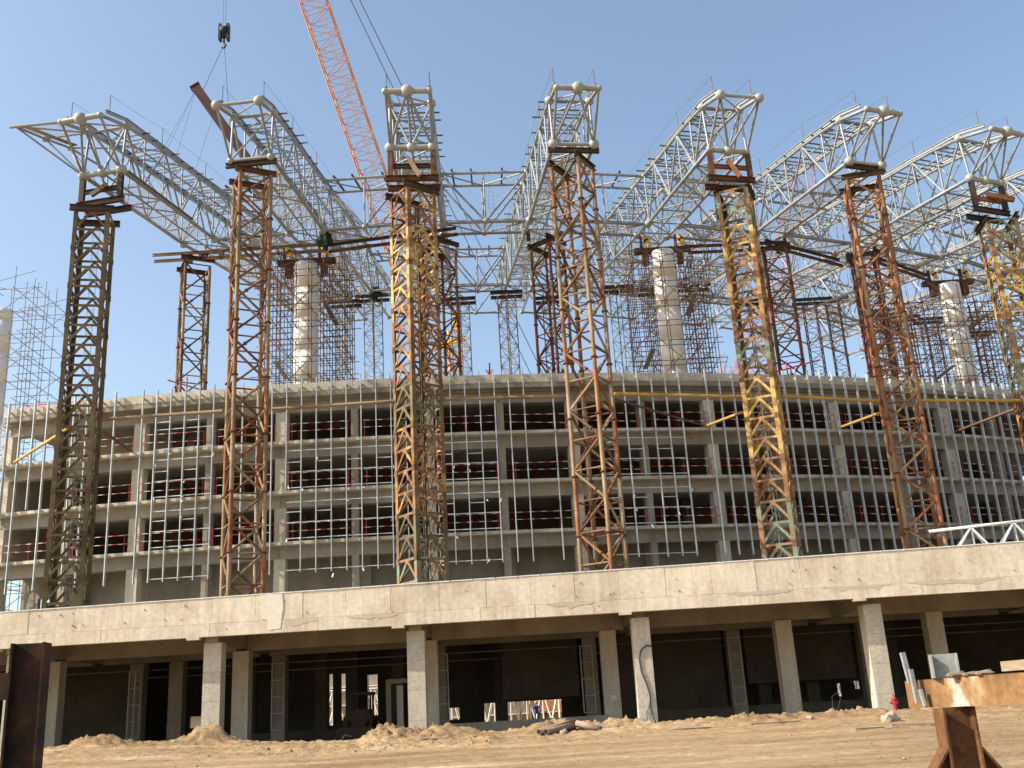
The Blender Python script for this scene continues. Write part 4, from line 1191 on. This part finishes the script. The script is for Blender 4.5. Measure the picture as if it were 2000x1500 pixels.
t = thing('crane', 'small yellow crane head peeking behind the central mast', 'crane', (-6.9, 120, .8))
lattice_boom(t, (-6.9, 120, .8), (-6.7, 120, 47), 1.5, 'crane_yellow', 30, None, .09, .05)
bar('jib', (-9.6, 120, 45.2), (-5.4, 120, 46.2), .5, .5, 'crane_yellow', t)
boxo('cab', -6.9, -5.9, 119.6, 120.6, 47.2, 49.6, 'crane_yellow', t)
boxo('head', -7.05, -5.85, 119.5, 120.7, 49.604, 49.8, 'crane_orange', t)
for x in (-5.6, -5.35): tube('hoist_rope', (x, 120, 46), (x, 120, 36), .03, 'crane_orange', t)

# ------------------------------------------------------------------ small things on the roof and the podium
tag(tube('red_pipe', pol(-11.0, R0 - 1.5, 23.2), pol(-7.9, R0 - 1.4, 22.95), .035, 'red_paint', None), 'thin red pipe lying along the roof edge at the left end', 'pipe')
def tripod(p, h, lab, k=0):
    t = thing('red_tripod', lab, 'tripod', tuple(p), 'red posts on the roof edge'); p = Vector(p)
    for dx, dy in ((-.55, 0), (.6, .1), (.1, .6)): tube('leg', p + V(dx, dy, 0), p + V(-dx * .4, 0, h * .75), .045, 'red_paint', t)
    tube('pole', p + V(0, .05, 0), p + V(.02, .05, h), .05, 'rust_red' if k else 'dark_steel', t)
tripod(pol(5.25, R0 - 1.6, 21.97), 1.9, 'red crossed-leg post on the roof at the central sky gap')
tripod(pol(9.0, R0 - 1.6, 21.97), 1.3, 'small red post on the roof behind the slim rusty tower', 1)
tripod(pol(16.2, R0 - 1.8, 21.97), 1.7, 'red post on the roof below the slim twin far towers', 1)
for (a0, z0, a1, z1, lab) in ((14.9, 22.9, 17.4, 24.3, 'red slanted rail on the roof before the twin far towers'), (19.2, 22.9, 20.6, 24.0, 'red slanted rail on the roof left of the right white column'), (22.6, 22.6, 24.4, 23.6, 'red slanted rail on the roof right of the right white column'),
                          (-5.7, 24.0, -4.2, 22.9, 'brown davit arm on the roof left of the rear tower')):
    t = thing('roof_rail_brace', lab, 'rail', tuple(pol(a0, R0 - 1.7, 21.97)))
    m = 'red_paint' if a0 > 0 else 'rust_dark'
    tube('arm', pol(a0, R0 - 1.7, z0), pol(a1, R0 - 1.7, z1), .05, m, t); am = lerp(a0, a1, .45)
    tube('post', pol(am, R0 - 1.7, 21.97), pol(am, R0 - 1.7, lerp(z0, z1, .45) + .6), .045, 'red_paint', t)
t = thing('white_truss', 'white tube truss lying on the podium at the right edge', 'truss', (24, 51.6, 8))
MB().path([(20.27, 51.5, 9.12), (27, 51.5, 9.5)], .075, 10).build('top_chord', 'scaffold_white', t, smooth=True)
for yy in (51.3, 51.9): tube('bottom_chord', (20.6, yy, 7.75), (27, yy, 7.95), .06, 'scaffold_white', t)
for k in range(5):
    xm = 22.35 + k * 2.15
    for yy in (51.3, 51.9):
        tube('diagonal', (xm - 1.15, yy, 7.8 + .03 * k), (xm, 51.5, 9.22 + .12 * k), .05, 'scaffold_white', t); tube('diagonal', (xm + 1.0, yy, 7.83 + .03 * k), (xm, 51.5, 9.22 + .12 * k), .05, 'scaffold_white', t)
    tube('vertical', (xm + .15, 51.7, 7.85), (xm, 51.5, 9.22 + .12 * k), .04, 'scaffold_white', t)
def tarp(c, s, lab, seed):
    bm = bmesh.new(); bmesh.ops.create_icosphere(bm, subdivisions=3, radius=1)
    for v in bm.verts:
        n = noise.fractal(v.co * 1.6 + V(seed, 0, 0), .8, 2.2, 4)
        v.co = v.co * (1 + .45 * n); v.co = V(v.co.x * s[0], v.co.y * s[1], v.co.z * s[2])
    me = bpy.data.meshes.new('green_tarp'); bm.to_mesh(me); bm.free(); me.materials.append(M['tarp'])
    o = bpy.data.objects.new('green_tarp', me); o.location = c; C.objects.link(o); tag(o, lab, 'tarp', 'green tarps on the truss nodes')
tarp((-12.9, 67.6, 34.9), (.5, .3, .75), 'dark green tarp draped over a node above the left white column', 2)
tarp((-12.1, 88.0, 39.2), (.5, .3, .7), 'dark green cloth bundled on the slim grey far tower head', 5)
tarp((24.9, 66.5, 35.9), (.35, .3, .5), 'small green cloth on the sixth truss', 8)
tarp((13.3, 57.0, 29.9), (.3, .3, .5), 'dark cloth bundle inside the head of the patched mast tower', 11)

# ------------------------------------------------------------------ workers
def person(lab, at, joints, radii, edges, head, suit, helmet):
    t = thing('person', lab, 'person', at)
    me = bpy.data.meshes.new('body'); me.from_pydata([tuple(j) for j in joints], edges, [])
    o = bpy.data.objects.new('body', me); C.objects.link(o); o.parent = t; me.materials.append(M[suit])
    md = o.modifiers.new('skin', 'SKIN'); md.use_smooth_shade = True
    for k, r in enumerate(radii): me.skin_vertices[0].data[k].radius = (r, r)
    me.skin_vertices[0].data[0].use_root = True
    sb = o.modifiers.new('sub', 'SUBSURF'); sb.levels = 1; sb.render_levels = 1
    hp = Vector(at) + Vector(head)
    place('head', unit('ball', 'skin'), Matrix.Translation(hp) @ Matrix.Diagonal((.085, .10, .12, 1)), t)
    place('nose', unit('ball', 'skin'), Matrix.Translation(hp + V(0, -.10, -.01)) @ Matrix.Diagonal((.018, .025, .028, 1)), t)
    bm = bmesh.new(); bmesh.ops.create_uvsphere(bm, u_segments=16, v_segments=8, radius=1)
    bmesh.ops.delete(bm, geom=[v for v in bm.verts if v.co.z < -.05], context='VERTS')
    mm = bpy.data.meshes.new('helmet'); bm.to_mesh(mm); bm.free(); mm.materials.append(M[helmet]); mm.shade_smooth()
    place('helmet', mm, Matrix.Translation(hp + V(0, 0, .045)) @ Matrix.Diagonal((.125, .145, .12, 1)), t)
    return t
def hands(js, rs, es, wrist, d, k):
    """palm and five short fingers rooted at the wrist joint"""
    p = Vector(js[wrist]); d = Vector(d).normalized(); s = d.orthogonal().normalized()
    js.append(p + d * .07); rs.append(.032); palm = len(js) - 1; es.append((wrist, palm))
    for f in (-1.5, -.5, .5, 1.5):
        js.append(p + d * (.15 - .01 * abs(f)) + s * .022 * f); rs.append(.010); es.append((palm, len(js) - 1))
    js.append(p + d * .09 + s * .07); rs.append(.012); es.append((palm, len(js) - 1))
# seated on a beam of the rear tower
js = [V(0, 0, .12), V(0, .02, .36), V(0, 0, .60), V(0, -.02, .72), V(-.19, 0, .58), V(-.25, -.08, .32), V(-.16, -.26, .2), V(.19, 0, .58), V(.25, -.08, .32), V(.16, -.26, .2),
      V(-.11, -.02, .1), V(-.13, -.42, .14), V(-.13, -.44, -.28), V(-.13, -.58, -.32), V(.11, -.02, .1), V(.13, -.42, .14), V(.13, -.44, -.28), V(.13, -.58, -.32)]
rs = [.15, .15, .15, .06, .07, .05, .035, .07, .05, .035, .10, .075, .05, .045, .10, .075, .05, .045]
es = [(0, 1), (1, 2), (2, 3), (2, 4), (4, 5), (5, 6), (2, 7), (7, 8), (8, 9), (0, 10), (10, 11), (11, 12), (12, 13), (0, 14), (14, 15), (15, 16), (16, 17)]
hands(js, rs, es, 6, (.2, -1, -.3), 0); hands(js, rs, es, 9, (-.2, -1, -.3), 1)
person('worker in dark coverall and red helmet sitting on the rear tower', (-21.9, 69.0, 34.55), js, rs, es, (0, -.03, .88), 'coverall', 'helmet_red')
# bending among the stored trusses behind the opening
js = [V(0, 0, .95), V(0, -.08, 1.15), V(0, -.22, 1.36), V(0, -.32, 1.43), V(-.2, -.24, 1.32), V(-.27, -.36, 1.08), V(-.2, -.55, .95), V(.2, -.24, 1.32), V(.27, -.36, 1.08), V(.2, -.55, .95),
      V(-.11, 0, .9), V(-.13, -.08, .5), V(-.14, .02, .1), V(-.14, -.14, .05), V(.11, 0, .9), V(.14, .02, .5), V(.15, .14, .1), V(.15, -.02, .05)]
hands_r = [.14, .14, .15, .06, .07, .05, .035, .07, .05, .035, .10, .075, .05, .045, .10, .075, .05, .045]
es2 = [(0, 1), (1, 2), (2, 3), (2, 4), (4, 5), (5, 6), (2, 7), (7, 8), (8, 9), (0, 10), (10, 11), (11, 12), (12, 13), (0, 14), (14, 15), (15, 16), (16, 17)]
hands(js, hands_r, es2, 6, (.1, -1, -.5), 0); hands(js, hands_r, es2, 9, (-.1, -1, -.5), 1)
person('worker in blue with yellow helmet seen small through the low opening', (.45, 84, .77), js, hands_r, es2, (0, -.38, 1.58), 'coverall_blue', 'helmet_yellow')

# ------------------------------------------------------------------ things on the ground
def hollow_pipe(a, b, r, lab):
    a, b = Vector(a), Vector(b); m = frame(a, b); L = (b - a).length; n = 20; mb = MB(); vs = []
    for z in (0, L):
        for rr in (r, r * .82):
            for k in range(n):
                t = 2 * pi * k / n; vs.append(m @ Vector((rr * cos(t), rr * sin(t), z)))
    fs = []
    for k in range(n):
        j = (k + 1) % n
        fs += [(k, j, 2 * n + j, 2 * n + k), (n + j, n + k, 3 * n + k, 3 * n + j), (j, k, n + k, n + j), (2 * n + k, 2 * n + j, 3 * n + j, 3 * n + k)]
    mb.add(vs, fs); o = mb.build('steel_pipe', 'pale_pipe', None)
    for p in o.data.polygons: p.use_smooth = True
    tag(o, lab, 'pipe', 'steel pipes on the earth')
gz = ground_h
hollow_pipe((.28, 45.9, gz(.28, 45.9) + .13), (1.75, 48.2, gz(1.75, 48.2) + .26), .13, 'nearest brown steel pipe at the left of the pipe heap')
hollow_pipe((.58, 45.85, gz(.58, 45.85) + .13), (2.05, 48.3, gz(2.05, 48.3) + .22), .13, 'brown steel pipe beside a pale stone in the pipe heap')
hollow_pipe((.8, 47.2, gz(.8, 47.2) + .22), (2.1, 48.7, gz(2.1, 48.7) + .3), .12, 'brown steel pipe at the back of the pipe heap')
hollow_pipe((1.98, 47.8, gz(1.98, 47.8) + .34), (3.0, 47.2, gz(3.0, 47.2) + .1), .13, 'brown steel pipe tipped down to the right of the heap')
def rock(x, y, r, lab, mat='rock'):
    o = place('stone', unit('rock', mat), Matrix.Translation((x, y, gz(x, y) + r * .35)) @ Matrix.Rotation(x, 4, 'Z') @ Matrix.Diagonal((r * 1.3, r, r * .8, 1)), None)
    tag(o, lab, 'stone', 'stones on the earth')
rock(1.35, 45.95, .16, 'pale stone lying in front of the pipe heap')
rock(13.2, 40.3, .30, 'large pale stone behind a long board near the hydrant')
rock(11.9, 46.6, .12, 'small pale stone on the earth bank at the front of the third bay')
def board(a, b, w, th, lab, mat='wood', rz=0):
    a = V(a[0], a[1], gz(*a) + th * .6 + .03); b = V(b[0], b[1], gz(*b) + th * .6 + .03)
    tag(bar('board', a, b, w, th, mat, None), lab, 'board', 'boards on the earth')
board((12.0, 36.6), (13.7, 36.4), .18, .07, 'long brown board in front of the large pale stone')
board((10.6, 36.0), (11.6, 36.2), .14, .04, 'broken plank left of the large pale stone')
board((11.3, 35.3), (12.1, 35.1), .11, .04, 'short splintered plank before the long brown board')
board((3.0, 46.5), (4.6, 46.6), .08, .05, 'thin pale board right of the pipe heap', 'film')
board((6.0, 49.6), (7.8, 49.7), .25, .07, 'tan board at the foot of the column with the hose')
board((5.6, 43.6), (7.2, 43.9), .12, .05, 'dark plank on the earth track right of the pipes')
board((8.6, 43.0), (10.6, 43.2), .12, .05, 'long dark plank pressed into the earth track')
board((4.9, 47.9), (7.1, 48.1), .06, .05, 'thin white lath on the earth before the hose column', 'film')
board((-4.9, 47.6), (-3.8, 47.5), .3, .05, 'grey plank before the earth mound', 'scaffold_grey')
# hydrant
hx, hy = 16.5, 49.4; hz = gz(hx, hy) - .02
t = thing('fire_hydrant', 'red fire hydrant by the column foot at right', 'hydrant', (hx, hy, hz))
mb = MB(); mb.tube((hx, hy, hz), (hx, hy, hz + .1), .17, 16); mb.tube((hx, hy, hz + .1), (hx, hy, hz + .52), .105, 16); mb.tube((hx, hy, hz + .52), (hx, hy, hz + .58), .14, 16); hb = mb.build('barrel', 'hydrant_red', t); ORIGIN[hb.name] = ORIGIN[t.name]
mb = MB(); mb.tube((hx, hy, hz + .58), (hx, hy, hz + .7), .13, 16, .06); mb.tube((hx, hy, hz + .7), (hx, hy, hz + .77), .035, 8); mb.build('bonnet', 'hydrant_red', t)
tube('outlet', (hx - .2, hy - .02, hz + .42), (hx + .2, hy - .02, hz + .42), .06, 'hydrant_red', hb); tube('outlet', (hx, hy - .19, hz + .4), (hx, hy, hz + .4), .075, 'hydrant_red', hb)
boxo('footing', hx - .22, hx + .22, hy - .2, hy + .2, hz - .12, hz - .002, 'rock', t)
# hose on the column
o = MB().path([(5.95, 51.01, 4.35), (5.7, 51.00, 4.4), (5.42, 51.00, 4.2), (5.3, 51.00, 3.8), (5.35, 51.00, 3.2), (5.55, 51.00, 2.6), (5.66, 51.00, 2.1), (5.62, 51.00, 1.6), (5.72, 50.98, 1.1), (5.85, 50.92, .75)], .033, 8).build('hose', 'cable', None, smooth=True)
tag(o, 'black hose hanging down the front of a sunlit column', 'hose')
o = MB().path([(5.62, 51.00, 1.75), (5.42, 51.00, 1.3), (5.42, 50.98, 1.0), (5.6, 50.92, .72)], .02, 6).build('cable', 'cable', None, smooth=True)
tag(o, 'thin black cable looping off the hose at the column foot', 'cable')
o = tag(boxo('paper_notice', 4.24, 4.52, 56.52, 56.546, 2.05, 2.27, 'paper', None), 'small pale notice stuck on an inner column beside the hose column', 'notice')
# wire and sticks by the second row column
o = MB().path([(13.9, 50.2, 1.0), (13.95, 50.2, 1.6), (14.2, 50.2, 1.75), (14.35, 50.25, 1.5), (14.1, 50.2, .95)], .012, 5).build('wire', 'cable', None); tag(o, 'loop of wire sticking out of the earth at right', 'wire')
o = MB().path([(-8.6, 49.0, .8), (-8.4, 48.9, 1.15), (-8.1, 48.9, 1.05)], .02, 5).build('wire', 'cable', None); tag(o, 'bent wire sticking up left of the earth mound', 'wire')

# ------------------------------------------------------------------ black steel post close to the camera, left
t = thing('steel_post', 'dark steel H post close at the left frame edge', 'post', (-4.22, 9, 0))
H('shaft', (-4.215, 9.0, -.1), (-4.215, 9.0, 2.40), .275, 'post_steel', t, .19, (1, .12, .0))
boxo('side_plate', -5.2, -4.385, 9.02, 9.10, 1.95, 2.17, 'post_steel', t)
boxo('base_plate', -4.5, -3.95, 8.75, 9.25, gz(-4.2, 9) - .05, gz(-4.2, 9) + .03, 'post_steel', t)

# ------------------------------------------------------------------ rusty trestle close to the camera, right
t = thing('steel_trestle', 'rusty steel trestle with a heavy beam close at the right frame edge', 'trestle', (4.75, 12.2, 0))
A, B = V(4.64, 13.0, 1.57), V(5.66, 8.6, 1.57)
bar('beam', A, B, .30, .305, 'beam_rust', t)
u = (B - A).normalized(); sN = V(-u.y, u.x, 0)
bar('beam_flange', A + V(0, 0, .156), B + V(0, 0, .156), .304, .004, 'leg_rust', t)
lx, ly = 4.70, 12.15
H('leg', (lx, ly, .06), (lx, ly, 1.412), .36, 'leg_rust', t, .30, (1, 0, 0))
bar('foot_plate', (lx - .6, ly, .05), (lx + .6, ly, .05), .6, .04, 'leg_rust', t)
for s in (-1, 1):
    p0, p1 = V(lx + s * .84, ly, .10), V(lx + s * .185, ly, .98)
    bar('brace_plate', p0, p1, .28, .025, 'leg_rust', t, (s, 0, .7))
    mb = MB(); tri = [(lx + s * .80, .075), (lx + s * .185, .075), (lx + s * .185, .94)]
    mb.add([(a, ly - .012, b) for a, b in tri] + [(a, ly + .012, b) for a, b in tri], [(0, 1, 2), (5, 4, 3), (0, 3, 4, 1), (1, 4, 5, 2), (2, 5, 3, 0)]); mb.build('brace_web', 'leg_rust', t)
H('leg', (5.42, 9.2, .06), (5.42, 9.2, 1.412), .36, 'leg_rust', t, .30, (1, 0, 0))
oc = thing('beam_offcut', 'short grey H-section offcut standing on the rusty beam', 'offcut', (4.72, 12.25, 1.73))
H('stub', (4.72, 12.25, 1.732), (4.72, 12.25, 1.99), .29, 'offcut', oc, .20, (1, -.25, 0))
sp = thing('clamp_strip', 'whitish battered steel strip clamped upright to the rusty beam', 'strip', (4.46, 12.72, 1.5))
bar('strip', (4.47, 12.72, 1.70), (4.435, 12.72, 2.05), .05, .06, 'offcut', sp, (0, 1, 0)); bar('strip', (4.475, 12.6, 1.47), (4.455, 12.6, 1.85), .04, .07, 'offcut', sp, (0, 1, 0))
bar('strip', (4.52, 12.5, 1.43), (4.5, 12.52, 1.62), .03, .07, 'offcut', sp, (0, 1, 0))
wb = tag(bar('timber_block', (5.0, 11.3, 1.80), (5.5, 9.5, 1.80), .14, .10, 'wood', None), 'grey brown timber block lying on the rusty beam', 'timber')
for (x, y, r, lab) in ((4.73, 11.95, .05, 'small brown stone on the beam before the grey offcut'), (4.82, 11.8, .04, 'smallest stone on the rusty beam'), (4.87, 11.55, .045, 'tan stone on the beam beside the timber block')):
    o = place('stone', unit('rock', 'wood'), Matrix.Translation((x, y, 1.732 + r * .4)) @ Matrix.Diagonal((r * 2.2, r * 1.6, r * .7, 1)), None); tag(o, lab, 'stone', 'stones on the rusty beam')
